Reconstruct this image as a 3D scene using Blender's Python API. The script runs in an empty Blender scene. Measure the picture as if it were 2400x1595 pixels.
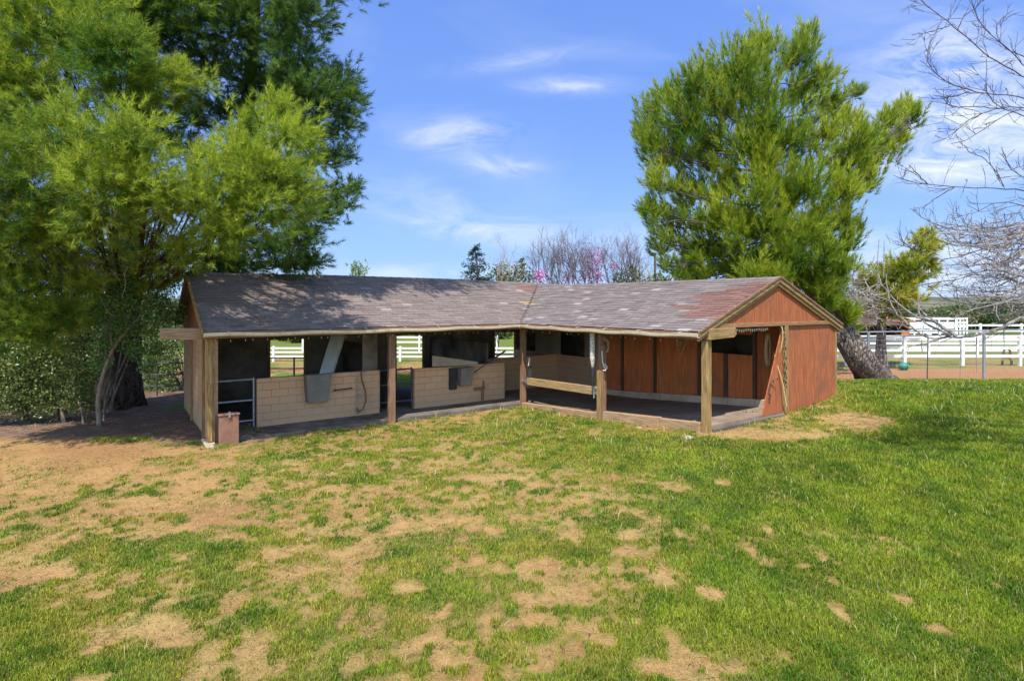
import bpy, math, random
import numpy as np
from mathutils import Vector, Matrix
rng = np.random.default_rng(7)
random.seed(7)
C = bpy.context.scene.collection
SC = bpy.context.scene
F, HY, CAMZ = 1329.6, 712.4, 3.2          # focal length and horizon of the photograph, in its own pixels
TH = 0.955
Av = np.array([math.sin(TH), math.cos(TH)]); Bv = np.array([-math.cos(TH), math.sin(TH)])
P0 = np.array([.256, 17.548])             # inner corner of the eaves

def L(a, b, z):                           # stable's own axes -> world
    p = P0 + a*Av + b*Bv
    return (p[0], p[1], z)
def wp(px, py, Y):                        # a direction and a depth -> world point
    return np.array([(px-1200)/F*Y, Y, CAMZ-(py-HY)*Y/F])
def ab_of(x, y):
    dx, dy = x-P0[0], y-P0[1]
    return dx*Av[0]+dy*Av[1], dx*Bv[0]+dy*Bv[1]

# ------------------------------------------------------------------ noise
_TAB = np.random.default_rng(99).random((512,512)).astype(np.float32)
def vnoise(x, y, s=0):
    x = np.asarray(x, np.float32); y = np.asarray(y, np.float32)
    ix, iy = np.floor(x), np.floor(y); fx, fy = x-ix, y-iy
    fx = fx*fx*(3-2*fx); fy = fy*fy*(3-2*fy)
    i0 = (ix.astype(np.int32)+s*37) & 511; j0 = (iy.astype(np.int32)+s*101) & 511; i1 = (i0+1) & 511; j1 = (j0+1) & 511
    return (_TAB[j0,i0]*(1-fx)+_TAB[j0,i1]*fx)*(1-fy)+(_TAB[j1,i0]*(1-fx)+_TAB[j1,i1]*fx)*fy
def fbm(x, y, s=0, o=4):
    v = 0; w = .5; t = 0
    for i in range(o):
        v = v+w*vnoise(x, y, s+i*17); t += w; x = x*2.03+3.1; y = y*2.03+1.7; w *= .55
    return v/t
def sstep(a, b, x):
    t = np.clip((x-a)/(b-a), 0, 1); return t*t*(3-2*t)

# ------------------------------------------------------------------ terrain
CP = [(-30,0,0),(0,0,0),(30,0,.1),(-5,5,0),(5,5,0),(10,6,.05),(-12,10,0),(-7,13,0),(-4,15.3,-.04),(0,12,0),(.4,18,-.06),
      (2.3,15.1,.1),(4.25,12.4,.40),(7.0,14.6,.44),(9.3,16.2,.72),(12.7,18.7,.62),(16,18.8,.6),(20,19,.58),(26,20,.5),(10.6,18.6,.62),
      (5.2,10.5,.2),(8,11,.3),(8,8,.1),(12,11,.3),(16,12,.35),(9,13.5,.5),(12,15,.55),(16,15.5,.55),(22,14,.45),
      (11.5,21.3,.3),(14,22.5,.08),(20,23,.05),(28,24,.05),(10,24,0),(20,29,0),(35,30,0),(5,24,-.1),(0,24,-.1),(-8,20,-.1),(-12,18,0),(-20,18,0),
      (-14,13,0),(-10,28,0),(0,31,0),(10,31,0),(-30,30,0),(0,60,0),(60,60,0),(-60,60,0),(60,10,.2),(-60,0,0),(60,-30,0),(0,-40,0),(-60,-40,0),
      (4.5,16.5,.18),(6.2,15.4,.3),(2.6,19.2,.05),(8,17.5,.5),(6,20,.2)]
_cp = np.array(CP, float)
_d = np.sqrt(((_cp[:,None,:2]-_cp[None,:,:2])**2).sum(-1))
_n = len(_cp)
_M = np.zeros((_n+1,_n+1)); _M[:_n,:_n] = _d; _M[:_n,_n] = 1; _M[_n,:_n] = 1
_w = np.linalg.solve(_M, np.append(_cp[:,2], 0))
def tz(x, y):
    x = np.asarray(x, float); y = np.asarray(y, float); sh = x.shape
    xf, yf = x.ravel(), y.ravel(); out = np.full(xf.shape, _w[-1])
    for i in range(_n):
        out += _w[i]*np.sqrt((xf-_cp[i,0])**2+(yf-_cp[i,1])**2+.15)
    far = sstep(60, 120, np.sqrt(xf**2+(yf-15)**2))
    out = out*(1-far)
    return out.reshape(sh)
def tz1(x, y): return float(tz(np.array([x]), np.array([y]))[0])
def ground_at(px, py):                     # where the line of sight meets the terrain
    z = 0.
    for i in range(30):
        Y = F*(CAMZ-z)/(py-HY); X = (px-1200)/F*Y; z = .5*z+.5*tz1(X, Y)
    return X, Y, tz1(X, Y)

# ------------------------------------------------------------------ mesh helpers
WM = {}
class MB:
    def __init__(s): s.v = []; s.f = []; s.c = []; s.cur = None
    def add(s, vs, fs):
        n = len(s.v); s.v += vs.tolist() if isinstance(vs, np.ndarray) else [tuple(map(float, p)) for p in vs]
        for f in fs: s.f.append([i+n for i in f]); s.c.append(s.cur)
    def hexa(s, p):                        # 8 corners: bottom ring 0-3, top ring 4-7
        s.add(p, [(3,2,1,0),(4,5,6,7),(0,1,5,4),(1,2,6,5),(2,3,7,6),(3,0,4,7)])
    def box(s, x0,x1,y0,y1,z0,z1):
        s.hexa([(x0,y0,z0),(x1,y0,z0),(x1,y1,z0),(x0,y1,z0),(x0,y0,z1),(x1,y0,z1),(x1,y1,z1),(x0,y1,z1)])
    def lbox(s, a0,a1,b0,b1,z0,z1):
        s.hexa([L(a0,b0,z0),L(a1,b0,z0),L(a1,b1,z0),L(a0,b1,z0),L(a0,b0,z1),L(a1,b0,z1),L(a1,b1,z1),L(a0,b1,z1)])
    def beam(s, p, q, w, h, up=(0,0,1)):   # straight timber from p to q
        p = np.array(p, float); q = np.array(q, float); d = q-p; d /= np.linalg.norm(d)
        sd = np.cross(d, up); sd /= np.linalg.norm(sd); u = np.cross(sd, d)
        r = []
        for c in (p, q):
            for i, j in ((-1,-1),(1,-1),(1,1),(-1,1)): r.append(c+sd*w/2*i+u*h/2*j)
        s.hexa([r[0],r[1],r[5],r[4],r[3],r[2],r[6],r[7]])
    def tube(s, pts, rad, n=6, cap=True):
        pts = np.array(pts, float); k = len(pts)
        rad = np.full(k, rad) if np.isscalar(rad) else np.array(rad, float)
        t = np.gradient(pts, axis=0); t /= np.linalg.norm(t, axis=1)[:,None]+1e-9
        ref = np.linalg.eigh(t.T@t)[1][:,0]
        u = np.cross(t, ref); u /= np.linalg.norm(u, axis=1)[:,None]+1e-9; w = np.cross(t, u)
        an = 2*np.pi*np.arange(n)/n
        vs = (pts[:,None]+rad[:,None,None]*(np.cos(an)[None,:,None]*u[:,None]+np.sin(an)[None,:,None]*w[:,None])).reshape(-1,3)
        fs = [(i*n+j, i*n+(j+1)%n, (i+1)*n+(j+1)%n, (i+1)*n+j) for i in range(k-1) for j in range(n)]
        if cap: fs += [tuple(range(n-1,-1,-1)), tuple((k-1)*n+j for j in range(n))]
        s.add(vs, fs)
    def lathe(s, prof, cx, cy, n=20):
        vs = []; k = len(prof)
        for r, z in prof:
            for j in range(n):
                a = 2*math.pi*j/n; vs.append((cx+r*math.cos(a), cy+r*math.sin(a), z))
        fs = [(i*n+j, i*n+(j+1)%n, (i+1)*n+(j+1)%n, (i+1)*n+j) for i in range(k-1) for j in range(n)]
        fs += [tuple(range(n-1,-1,-1)), tuple((k-1)*n+j for j in range(n))]
        s.add(vs, fs)
    def torus(s, c, u, v, R1, R2, r, n=28, m=6, a0=0, a1=2*math.pi):
        c = np.array(c); u = np.array(u); v = np.array(v)
        s.tube([c+u*R1*math.cos(t)+v*R2*math.sin(t) for t in np.linspace(a0, a1, n)], r, m)

def place(o, name, label=None, cat=None, group=None, kind=None):
    if label: o['label'] = label
    if cat: o['category'] = cat
    if group: o['group'] = group
    if kind: o['kind'] = kind
    return o
def thing(name, label, cat, loc=(0,0,0), rz=0, group=None):
    o = bpy.data.objects.new(name, None); C.objects.link(o); o.empty_display_size = .2
    o.location = loc; o.rotation_euler = (0,0,rz)
    WM[o] = np.array(Matrix.Translation(Vector(loc)) @ Matrix.Rotation(rz, 4, 'Z'))
    return place(o, name, label, cat, group)
def link(name, me, m, parent, M):
    o = bpy.data.objects.new(name, me); C.objects.link(o)
    if m: me.materials.append(m)
    if parent is not None: o.parent = parent
    WM[o] = M
    return o
def obj(name, mb, m, parent=None, bevel=0, smooth=False, loc=None):
    """links a builder (world coordinates) as one mesh object"""
    v = np.array(mb.v, float)
    if parent is not None: M = WM[parent]
    else:
        if loc is None: loc = ((v[:,0].min()+v[:,0].max())/2, (v[:,1].min()+v[:,1].max())/2, v[:,2].min())
        M = np.array(Matrix.Translation(Vector(loc)))
    Mi = np.linalg.inv(M); v = v@Mi[:3,:3].T+Mi[:3,3]
    me = bpy.data.meshes.new(name); me.from_pydata(v.tolist(), [], mb.f)
    if any(c is not None for c in mb.c):
        at = me.color_attributes.new('Col', 'FLOAT_COLOR', 'CORNER'); arr = []
        for f, c in zip(mb.f, mb.c): arr += [(*(c or (1,1,1)), 1)]*len(f)
        at.data.foreach_set('color', np.array(arr, np.float32).ravel())
    if smooth: me.polygons.foreach_set('use_smooth', [True]*len(me.polygons))
    me.update()
    o = link(name, me, m, parent, M)
    if parent is None: o.location = loc
    if bevel:
        b = o.modifiers.new('edge', 'BEVEL'); b.width = bevel; b.segments = 1; b.limit_method = 'ANGLE'
    return o
def obj_np(name, V, faces_n, m, parent=None, col=None, loc=(0,0,0), idx=None):
    """V: (n,3) world verts; faces: consecutive groups of faces_n verts unless idx is given as (loops, sizes)"""
    M = WM[parent] if parent is not None else np.array(Matrix.Translation(Vector(loc)))
    Mi = np.linalg.inv(M); V = (V@Mi[:3,:3].T+Mi[:3,3]).astype(np.float32)
    me = bpy.data.meshes.new(name)
    if idx is None:
        nf = len(V)//faces_n; loops = np.arange(len(V), dtype=np.int32); sizes = np.full(nf, faces_n, np.int32)
    else: loops, sizes = idx
    me.vertices.add(len(V)); me.vertices.foreach_set('co', V.ravel())
    me.loops.add(len(loops)); me.loops.foreach_set('vertex_index', loops.astype(np.int32))
    me.polygons.add(len(sizes)); st = np.concatenate([[0], np.cumsum(sizes)[:-1]]).astype(np.int32)
    me.polygons.foreach_set('loop_start', st)
    try: me.polygons.foreach_set('loop_total', sizes.astype(np.int32))
    except Exception: pass
    me.update(calc_edges=True)
    if col is not None:
        at = me.color_attributes.new('Col', 'FLOAT_COLOR', 'POINT')
        c4 = np.ones((len(V),4), np.float32); c4[:,:3] = col; at.data.foreach_set('color', c4.ravel())
    o = link(name, me, m, parent, M)
    if parent is None: o.location = loc
    return o

# ------------------------------------------------------------------ materials
def newmat(name):
    m = bpy.data.materials.new(name); m.use_nodes = True
    nt = m.node_tree; b = nt.nodes['Principled BSDF']
    return m, nt, b
def nd(nt, t, **k):
    n = nt.nodes.new(t)
    for a, v in k.items(): setattr(n, a, v)
    return n
def ramp(nt, fac, stops):
    r = nd(nt, 'ShaderNodeValToRGB'); e = r.color_ramp.elements
    while len(e) > 1: e.remove(e[-1])
    e[0].position = stops[0][0]; e[0].color = (*stops[0][1], 1)
    for p, c in stops[1:]:
        x = e.new(p); x.color = (*c, 1)
    nt.links.new(fac, r.inputs[0]); return r.outputs[0]
def coords(nt, stretch=(1,1,1), kind='Object'):
    tc = nd(nt, 'ShaderNodeTexCoord'); mp = nd(nt, 'ShaderNodeMapping'); mp.inputs['Scale'].default_value = stretch
    nt.links.new(tc.outputs[kind], mp.inputs[0]); return mp.outputs[0]
def noise(nt, vec, scale, detail=6, rough=.6, dist=0):
    n = nd(nt, 'ShaderNodeTexNoise'); n.inputs['Scale'].default_value = scale; n.inputs['Detail'].default_value = detail
    n.inputs['Roughness'].default_value = rough; n.inputs['Distortion'].default_value = dist
    if vec is not None: nt.links.new(vec, n.inputs['Vector'])
    return n.outputs['Fac']
def mix(nt, fac, a, b, mode='MIX'):
    m = nd(nt, 'ShaderNodeMix', data_type='RGBA', blend_type=mode)
    for inp, v in ((m.inputs[0], fac), (m.inputs[6], a), (m.inputs[7], b)):
        if hasattr(v, 'is_output') or isinstance(v, bpy.types.NodeSocket): nt.links.new(v, inp)
        elif isinstance(v, (int, float)): inp.default_value = v
        else: inp.default_value = (*v, 1)
    return m.outputs[2]
def bump(nt, h, b, strength=.4, dist=.01):
    n = nd(nt, 'ShaderNodeBump'); n.inputs['Strength'].default_value = strength; n.inputs['Distance'].default_value = dist
    nt.links.new(h, n.inputs['Height']); nt.links.new(n.outputs[0], b.inputs['Normal'])
def simple(name, stops, scale=8, stretch=(1,1,1), rough=.85, bmp=.4, bd=.01, metal=0, stain=None, spec=.3):
    m, nt, b = newmat(name); v = coords(nt, stretch); n = noise(nt, v, scale)
    c = ramp(nt, n, stops)
    if stain:
        n2 = noise(nt, coords(nt), stain[0], 4, .6)
        f = ramp(nt, n2, [(stain[2], (0,0,0)), (stain[3], (1,1,1))]); c = mix(nt, f, c, stain[1])
    nt.links.new(c, b.inputs['Base Color']); b.inputs['Roughness'].default_value = rough
    b.inputs['Metallic'].default_value = metal; b.inputs['Specular IOR Level'].default_value = spec
    if bmp: bump(nt, n, b, bmp, bd)
    return m
def wood(name, lo, mid, hi, axis, stain=None, rough=.85, sc=5):
    st = [9,9,9]; st[axis] = .55
    return simple(name, [(.3,lo),(.5,mid),(.68,hi)], sc, tuple(st), rough, .55, .008, stain=stain)
LW = ((.11,.062,.026),(.275,.172,.066),(.39,.27,.12))       # weathered bare timber
BW = ((.10,.05,.028),(.21,.115,.068),(.29,.17,.105))      # brown stained timber
lw = [wood('bare timber %d'%i, *LW, i) for i in range(3)]
bw = [wood('stained timber %d'%i, *BW, i) for i in range(3)]
RED = ((.20,.06,.022),(.335,.10,.036),(.42,.15,.065))
red_panel = wood('red barn siding', *RED, 2, stain=(1.3,(.20,.085,.045),.5,.72), sc=3.2)
red_dark = wood('old red siding', (.31,.085,.028),(.48,.135,.045),(.55,.18,.065), 2, stain=(1.1,(.20,.10,.05),.5,.8), sc=2.6)
stud_m = wood('dark stud', (.05,.028,.016),(.09,.05,.03),(.13,.075,.045), 2)
dark_ply = simple('brown grey plywood', [(.3,(.14,.115,.09)),(.6,(.21,.175,.14)),(.75,(.28,.235,.185))], 1.3, (1,1,.5), .8, .2, stain=(.8,(.05,.042,.036),.45,.7))  # dark brown-grey plywood with random darker blotches
rubber = simple('black rubber', [(.3,(.018,.018,.02)),(.7,(.04,.04,.043))], 4, rough=.75, bmp=.2)
slab_m = simple('worn concrete floor', [(.3,(.12,.10,.078)),(.6,(.17,.145,.115)),(.75,(.22,.19,.15))], 2.2, rough=.9, bmp=.2, stain=(1.5,(.06,.048,.036),.45,.7))
conc = simple('pale concrete', [(.3,(.27,.225,.165)),(.7,(.40,.34,.26))], 9, bmp=.3)
gutter_m = simple('cream gutter paint', [(.3,(.45,.36,.24)),(.55,(.60,.50,.36)),(.75,(.5,.38,.22))], 5, rough=.45, bmp=.05)
white_p = simple('white fence vinyl', [(.3,(.66,.66,.64)),(.7,(.80,.80,.79))], 3, rough=.5, bmp=.05, stain=(1.2,(.55,.54,.49),.55,.8))
galv = simple('galvanised steel', [(.3,(.22,.24,.27)),(.7,(.38,.40,.43))], 6, rough=.5, metal=.6, bmp=.1)
dkpipe = simple('dark pipe paint', [(.3,(.03,.032,.034)),(.7,(.075,.08,.085))], 6, rough=.5, bmp=.1)
grey_bin = simple('grey plastic feeder', [(.3,(.13,.122,.105)),(.7,(.21,.198,.17))], 2, rough=.6, bmp=.1, stain=(5,(.24,.19,.13),.52,.75))
sheet_m = simple('pale sheet metal', [(.3,(.30,.30,.29)),(.7,(.5,.5,.48))], 2, (1,1,.3), .5, .1, metal=.3)
rope_m = simple('tan rope', [(.3,(.34,.24,.11)),(.7,(.56,.43,.24))], 60, bmp=.6, bd=.004)
white_rope = simple('grubby white rope', [(.35,(.20,.17,.14)),(.5,(.5,.46,.40)),(.65,(.72,.68,.62))], 26, bmp=.5, bd=.006)
box_m = simple('faded brown box paint', [(.3,(.20,.095,.06)),(.7,(.29,.15,.10))], 5, rough=.6, bmp=.15, stain=(3,(.17,.10,.07),.5,.75))
green_pl = simple('teal plastic', [(.3,(.02,.16,.115)),(.7,(.04,.25,.18))], 5, rough=.45, bmp=.1)
black_m = simple('black void paint', [(.3,(.006,.006,.006)),(.7,(.012,.012,.012))], 3, bmp=0)
rock_m = simple('pale stone', [(.3,(.30,.26,.215)),(.7,(.46,.42,.37))], 9, bmp=.5)

def block_mat(name, axis):                       # painted concrete block, laid in courses
    m, nt, b = newmat(name)
    tc = nd(nt, 'ShaderNodeTexCoord'); sp = nd(nt, 'ShaderNodeSeparateXYZ'); nt.links.new(tc.outputs['Object'], sp.inputs[0])
    cb = nd(nt, 'ShaderNodeCombineXYZ'); nt.links.new(sp.outputs[axis], cb.inputs[0]); nt.links.new(sp.outputs[2], cb.inputs[1])
    br = nd(nt, 'ShaderNodeTexBrick'); nt.links.new(cb.outputs[0], br.inputs['Vector'])
    br.inputs['Scale'].default_value = 1; br.inputs['Brick Width'].default_value = .42; br.inputs['Row Height'].default_value = .195
    br.inputs['Mortar Size'].default_value = .008; br.inputs['Mortar Smooth'].default_value = .3
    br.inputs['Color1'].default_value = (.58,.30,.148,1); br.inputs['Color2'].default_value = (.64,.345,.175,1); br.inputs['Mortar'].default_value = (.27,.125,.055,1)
    n = noise(nt, coords(nt), 2.2); c = mix(nt, ramp(nt, n, [(.35,(0,0,0)),(.75,(.55,.55,.55))]), br.outputs[0], (.48,.34,.21))
    n2 = noise(nt, coords(nt), 60, 3); c = mix(nt, .25, c, ramp(nt, n2, [(.3,(.25,.17,.11)),(.7,(.6,.42,.28))]))
    zr = nd(nt, 'ShaderNodeMapRange'); nt.links.new(sp.outputs[2], zr.inputs[0]); zr.inputs[1].default_value = .95; zr.inputs[2].default_value = 0; zr.inputs[3].default_value = -.25; zr.inputs[4].default_value = .55
    zn = nd(nt, 'ShaderNodeMath', operation='ADD', use_clamp=True); nt.links.new(zr.outputs[0], zn.inputs[0]); nt.links.new(ramp(nt, noise(nt, coords(nt), 1.6, 6, .65), [(.35,(0,0,0)),(.7,(.45,.45,.45))]), zn.inputs[1])
    c = mix(nt, zn.outputs[0], c, (.40,.275,.165))
    nt.links.new(c, b.inputs['Base Color']); b.inputs['Roughness'].default_value = .9
    inv = nd(nt, 'ShaderNodeMath', operation='SUBTRACT'); inv.inputs[0].default_value = 1; nt.links.new(br.outputs['Fac'], inv.inputs[1])
    bump(nt, inv.outputs[0], b, .7, .012)
    return m
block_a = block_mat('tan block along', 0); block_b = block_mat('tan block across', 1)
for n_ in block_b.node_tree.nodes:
    if n_.type == 'TEX_BRICK': n_.inputs['Color1'].default_value = (.42,.22,.13,1); n_.inputs['Color2'].default_value = (.48,.26,.155,1); n_.inputs['Mortar'].default_value = (.22,.11,.06,1)  # darker copy of the block: wall shade put into the colour

def col_mat(name, rough=.9, nscale=40, amt=.35, trans=0, bmp=.3, spec=.2):
    m, nt, b = newmat(name)
    at = nd(nt, 'ShaderNodeAttribute'); at.attribute_name = 'Col'
    c = at.outputs['Color']
    if nscale:
        n = noise(nt, coords(nt), nscale, 5, .65)
        c = mix(nt, 1.0, c, ramp(nt, n, [(.25,(1-amt,)*3),(.75,(1+amt,)*3)]), 'MULTIPLY')
        if bmp: bump(nt, n, b, bmp, .01)
    nt.links.new(c, b.inputs['Base Color']); b.inputs['Roughness'].default_value = rough; b.inputs['Specular IOR Level'].default_value = spec
    if trans:
        tr = nd(nt, 'ShaderNodeBsdfTranslucent'); nt.links.new(c, tr.inputs['Color'])
        ms = nd(nt, 'ShaderNodeMixShader'); ms.inputs[0].default_value = trans
        nt.links.new(b.outputs[0], ms.inputs[1]); nt.links.new(tr.outputs[0], ms.inputs[2])
        nt.links.new(ms.outputs[0], nt.nodes['Material Output'].inputs['Surface'])
    return m
shingle_m = col_mat('weathered shingles', .9, 22, .22, bmp=.25)
grass_m = col_mat('grass blades', .6, 0, trans=.35)
needle_m = col_mat('pine needles', .6, 0, trans=.45)
leaf_m = col_mat('leaves', .38, 0, trans=.3, spec=.5)

def bark_mat(name, lo, mid, hi, sc=5, stretch=(1,1,.22), bd=.05, st=.9):
    m, nt, b = newmat(name); v = coords(nt, stretch)
    vo = nd(nt, 'ShaderNodeTexVoronoi', feature='DISTANCE_TO_EDGE'); vo.inputs['Scale'].default_value = sc*1.4
    nz = nd(nt, 'ShaderNodeTexNoise'); nz.inputs['Scale'].default_value = sc; nt.links.new(v, nz.inputs['Vector'])
    mv = nd(nt, 'ShaderNodeMix', data_type='VECTOR'); mv.inputs[0].default_value = .12
    nt.links.new(v, mv.inputs[4]); nt.links.new(nz.outputs['Color'], mv.inputs[5]); nt.links.new(mv.outputs[1], vo.inputs['Vector'])
    n = noise(nt, v, sc*3, 6)
    mu = nd(nt, 'ShaderNodeMath', operation='MULTIPLY_ADD'); nt.links.new(vo.outputs['Distance'], mu.inputs[0]); mu.inputs[1].default_value = 1.2; nt.links.new(n, mu.inputs[2])
    c = ramp(nt, mu.outputs[0], [(.4,lo),(.62,mid),(.95,hi)])
    nt.links.new(c, b.inputs['Base Color']); b.inputs['Roughness'].default_value = .95; b.inputs['Specular IOR Level'].default_value = .1
    bump(nt, mu.outputs[0], b, st, bd); return m
bark_pine = bark_mat('pine bark', (.035,.022,.018),(.16,.12,.10),(.40,.34,.30), 8, (1,1,.35), .08, 1.0)
bark_dark = bark_mat('dark pine bark', (.02,.012,.009),(.06,.04,.03),(.12,.09,.07), 3)
bark_grey = simple('pale grey bark', [(.3,(.20,.17,.15)),(.55,(.34,.30,.27)),(.75,(.48,.44,.41))], 14, (1,1,.6), .9, .3)
bark_dusk = simple('dark twig bark', [(.3,(.055,.045,.045)),(.7,(.13,.11,.105))], 14, (1,1,.6), .9, .3)
bark_violet = simple('mauve twig bark', [(.3,(.10,.075,.09)),(.7,(.20,.15,.17))], 6, (1,1,.6), .9, .2)
twig_m = simple('dry twigs', [(.3,(.22,.16,.11)),(.7,(.42,.33,.25))], 9, bmp=.2)

# ------------------------------------------------------------------ lawn map
COVX = np.arange(100, 2400, 200.); COVY = np.array([900,950,1000,1050,1100,1150,1200,1250,1300,1350,1400,1450,1500,1550,1620.])
COVADJ = np.array([.02,.04,.03,.07,.06,.06,.05,.02,-.02,0,0,0])
COV = np.array([[0,0,0,3,3,4,5,3,3,5,9,9],[0,0,0,4,4,4,6,4,2,5,9,9],[0,0,3,6,4,5,6.5,5,1.5,4,8,9],[0,.5,2.5,4.5,5,6,7,8,8,8,9,9],[1,1.5,3,4.5,4.5,5.5,6.5,8,9,9,9,9],
 [1,2,2,3.5,4.5,4.5,2.5,6,8.5,9,9,9],[2,1.2,1.2,3.2,5,3.5,3.5,7.5,9,9,9,9],[3.5,4,3.2,5,5,4.2,6.5,7,9,9,9,9],[5,6,6,3.2,6,4.5,8,7.5,9,9,9,9],
 [2,5.5,8,4.2,5.2,5.2,6.2,5,8.5,9,9,9],[5,5,6,5,6,7,4,7.5,7.5,8.5,8.5,8.5],[7,6,5.2,5.2,4.5,4.2,5.5,7.5,8.5,8,8.5,8.5],[7,3.5,3.8,7,5,4.5,4,7.5,8.5,8.5,8,8.5],
 [7.5,7,5,7,6,3,5,8.5,5,8.5,9,9],[7.5,7,6,7,6,4,6,8,6,9,9,9]])/10-COVADJ
BARE = [(398,1478,130,30),(76,1349,140,26),(235,1590,60,22),(247,1402,45,18),(588,1527,60,15),(1075,1543,55,22),(1245,1580,60,18),(1237,1410,40,18),(1254,1450,70,10),
 (1282,1325,60,20),(1468,1296,55,22),(1488,1252,45,15),(966,1381,45,18),(934,1240,35,30),(1541,1345,22,35),(1432,1503,28,15),(1550,1572,75,38),(1039,1434,20,18),(1144,1122,120,14),
 (1124,1316,30,15),(1367,1175,30,6),(1656,1394,38,22),(1684,1572,70,30),(1811,1249,16,12),(1876,1329,18,10),(1853,1422,18,12),(1965,1436,22,30),(2106,1404,35,15),(2204,1488,40,18),
 (1694,1136,22,8),(2008,986,100,22),(1880,1024,80,10),(1740,1017,130,15),(2232,1296,15,10),(2345,1286,12,10),(1937,1371,14,12),(2373,1127,25,6),(2319,1366,15,10),(330,1180,110,16),
 (560,1222,90,10),(780,1150,50,8),(1560,1000,90,9),(820,1290,60,14),(640,1300,40,12),(1000,1500,50,14),(300,1060,260,16)]
GREENS = [(700,1122,45,8),(330,1300,110,45),(240,1395,80,22),(1060,1415,75,50),(1180,1280,110,30),(900,1240,40,18),(960,1300,60,25),(840,1130,110,16),(1460,1230,60,30),(290,1018,60,8),(2150,930,200,25),
 (1380,990,120,14),(60,1240,60,16),(440,1440,90,20),(880,1070,110,12),(1240,1490,120,35),(640,1460,90,20),(760,1010,90,10)]
WBARE = []; WGREEN = []
for lst, out in ((BARE, WBARE), (GREENS, WGREEN)):
    for px, py, rx, ry in lst:
        X, Y, z = ground_at(px, py)
        out.append((X, Y, rx*Y/F*.92, ry*Y*Y/(F*(CAMZ-z))*.92))
def project(x, y, z): return 1200+F*x/y, HY-F*(z-CAMZ)/y
def lawn(x, y, z):
    """grass cover 0..1 at ground points"""
    ys = np.maximum(y, 1.5); u, v = project(x, ys, z)
    gx = np.clip((u-COVX[0])/200, 0, len(COVX)-1.001); gy = np.interp(v, COVY, np.arange(len(COVY))); gy = np.clip(gy, 0, len(COVY)-1.001)
    i = gx.astype(int); j = gy.astype(int); fx, fy = gx-i, gy-j
    c = (COV[j,i]*(1-fx)+COV[j,i+1]*fx)*(1-fy)+(COV[j+1,i]*(1-fx)+COV[j+1,i+1]*fx)*fy
    nx = x+.35*(fbm(x*1.3, y*1.3, 5)-.5); ny = y+.5*(fbm(x*1.3, y*1.3, 9)-.5)
    n = .32*fbm(x*.9, y*.8, 21, 4)+.38*fbm(x*2.6, y*2.1, 27, 4)+.30*fbm(x*7, y*6, 29, 3)
    k = sstep(-.17, .14, (c-.47)*.60+(n-.5)*2.0)
    k = np.clip(k, 0, 1)*np.clip(.35+c, 0, 1)
    n4 = 1.1*(fbm(x*4, y*4, 37, 4)-.5); n5 = .9*(fbm(x*3.2, y*3.2, 33, 5)-.5)+.5*(fbm(x*9, y*9, 35, 3)-.5)
    for X, Y, rx, ry in WGREEN:
        d = np.sqrt(((nx-X)/rx)**2+((ny-Y)/ry)**2); k = np.maximum(k, .95*(1-sstep(.45, 1.15, d+n4)))
    for X, Y, rx, ry in WBARE:
        d = np.sqrt(((nx-X)/rx)**2+((ny-Y)/ry)**2); k = k*sstep(.62, 1.15, d+n5)
    ok = np.ones_like(k)
    for X, Y, rx, ry in WBARE: ok = np.minimum(ok, sstep(.5, 1.1, np.sqrt(((nx-X)/rx)**2+((ny-Y)/ry)**2)+n5))
    thin = (.8*sstep(.50, .62, fbm(x*6.5, y*5.5, 41, 3))+.16)*sstep(.30, .52, fbm(x*.9, y*.9, 43)+.25*(c-.25))*sstep(.0,.16,c)
    k = np.maximum(k, thin*ok)
    a, b = ab_of(x, y)
    ins = ((a > .32) & (b > -6.5) & (b < 6.1) & (a < 6.1)) | ((b > .32) & (a > -8.6) & (a < 6.5) & (b < 6.3))
    k = np.where(ins, 0, k)
    return k, c, ins

# ---- ground sheet
def axis(lo, hi, step, far, growth=1.18):
    a = list(np.arange(lo, hi+1e-6, step)); s = step
    l, r = [], []
    x = lo; 
    while x > -far: s *= growth; x -= s; l.append(x)
    s = step; x = hi
    while x < far: s *= growth; x += s; r.append(x)
    return np.array(l[::-1]+a+r)
gx = axis(-15, 20, .11, 1600); gy = axis(4, 32, .11, 1600)
GX, GY = np.meshgrid(gx, gy); GZ = tz(GX, GY)
near = (GY > 3) & (GY < 33) & (np.abs(GX) < 25)
GZ = GZ+np.where(near, .05*(fbm(GX*.8, GY*.8, 71)-.5)+.02*(fbm(GX*4, GY*4, 72)-.5), 0)
kg, cg, insg = lawn(GX, GY, GZ)
GZ = np.where(near & ~insg, GZ+.025*kg, GZ)
def L3(a, b, t): return a+(b-a)*t[...,None]
dirt = np.array([.385,.228,.095]); soil = np.array([.17,.155,.040]); straw = np.array([.365,.27,.10]); mulch = np.array([.17,.11,.085]); arena = np.array([.33,.175,.085]); past = np.array([.13,.165,.032])
pg = fbm(GX*.7, GY*.7, 55)
GC = L3(np.broadcast_to(dirt, GX.shape+(3,)), np.array([.32,.178,.076]), sstep(.4,.7,pg))
GC = L3(GC, straw, sstep(.35,.65,fbm(GX*1.7, GY*1.7, 58))*.55*sstep(.15,.5,cg))
GC = L3(GC, soil, np.clip(kg*1.05, 0, 1))
ml = sstep(12.6, 13.8, GY+1.2*(fbm(GX*.6, GY*.6, 81)-.5)+.06*(GX+9))*(GX < -5.2)*sstep(-5.0,-6.6,GX)*(GY < 25)*(GX < -9+1.5*(GY < 18)+9*(GY < 16.2))
GC = L3(GC, mulch, ml); 
leafm = ml*(fbm(GX*6, GY*6, 82) > .6); GC = L3(GC, np.array([.30,.19,.12]), leafm*.7)
fl = sstep(19.2, 20.4, GY+.6*(fbm(GX, GY, 90)-.5))*(GX > 8)
GC = L3(GC, arena, fl)
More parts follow.
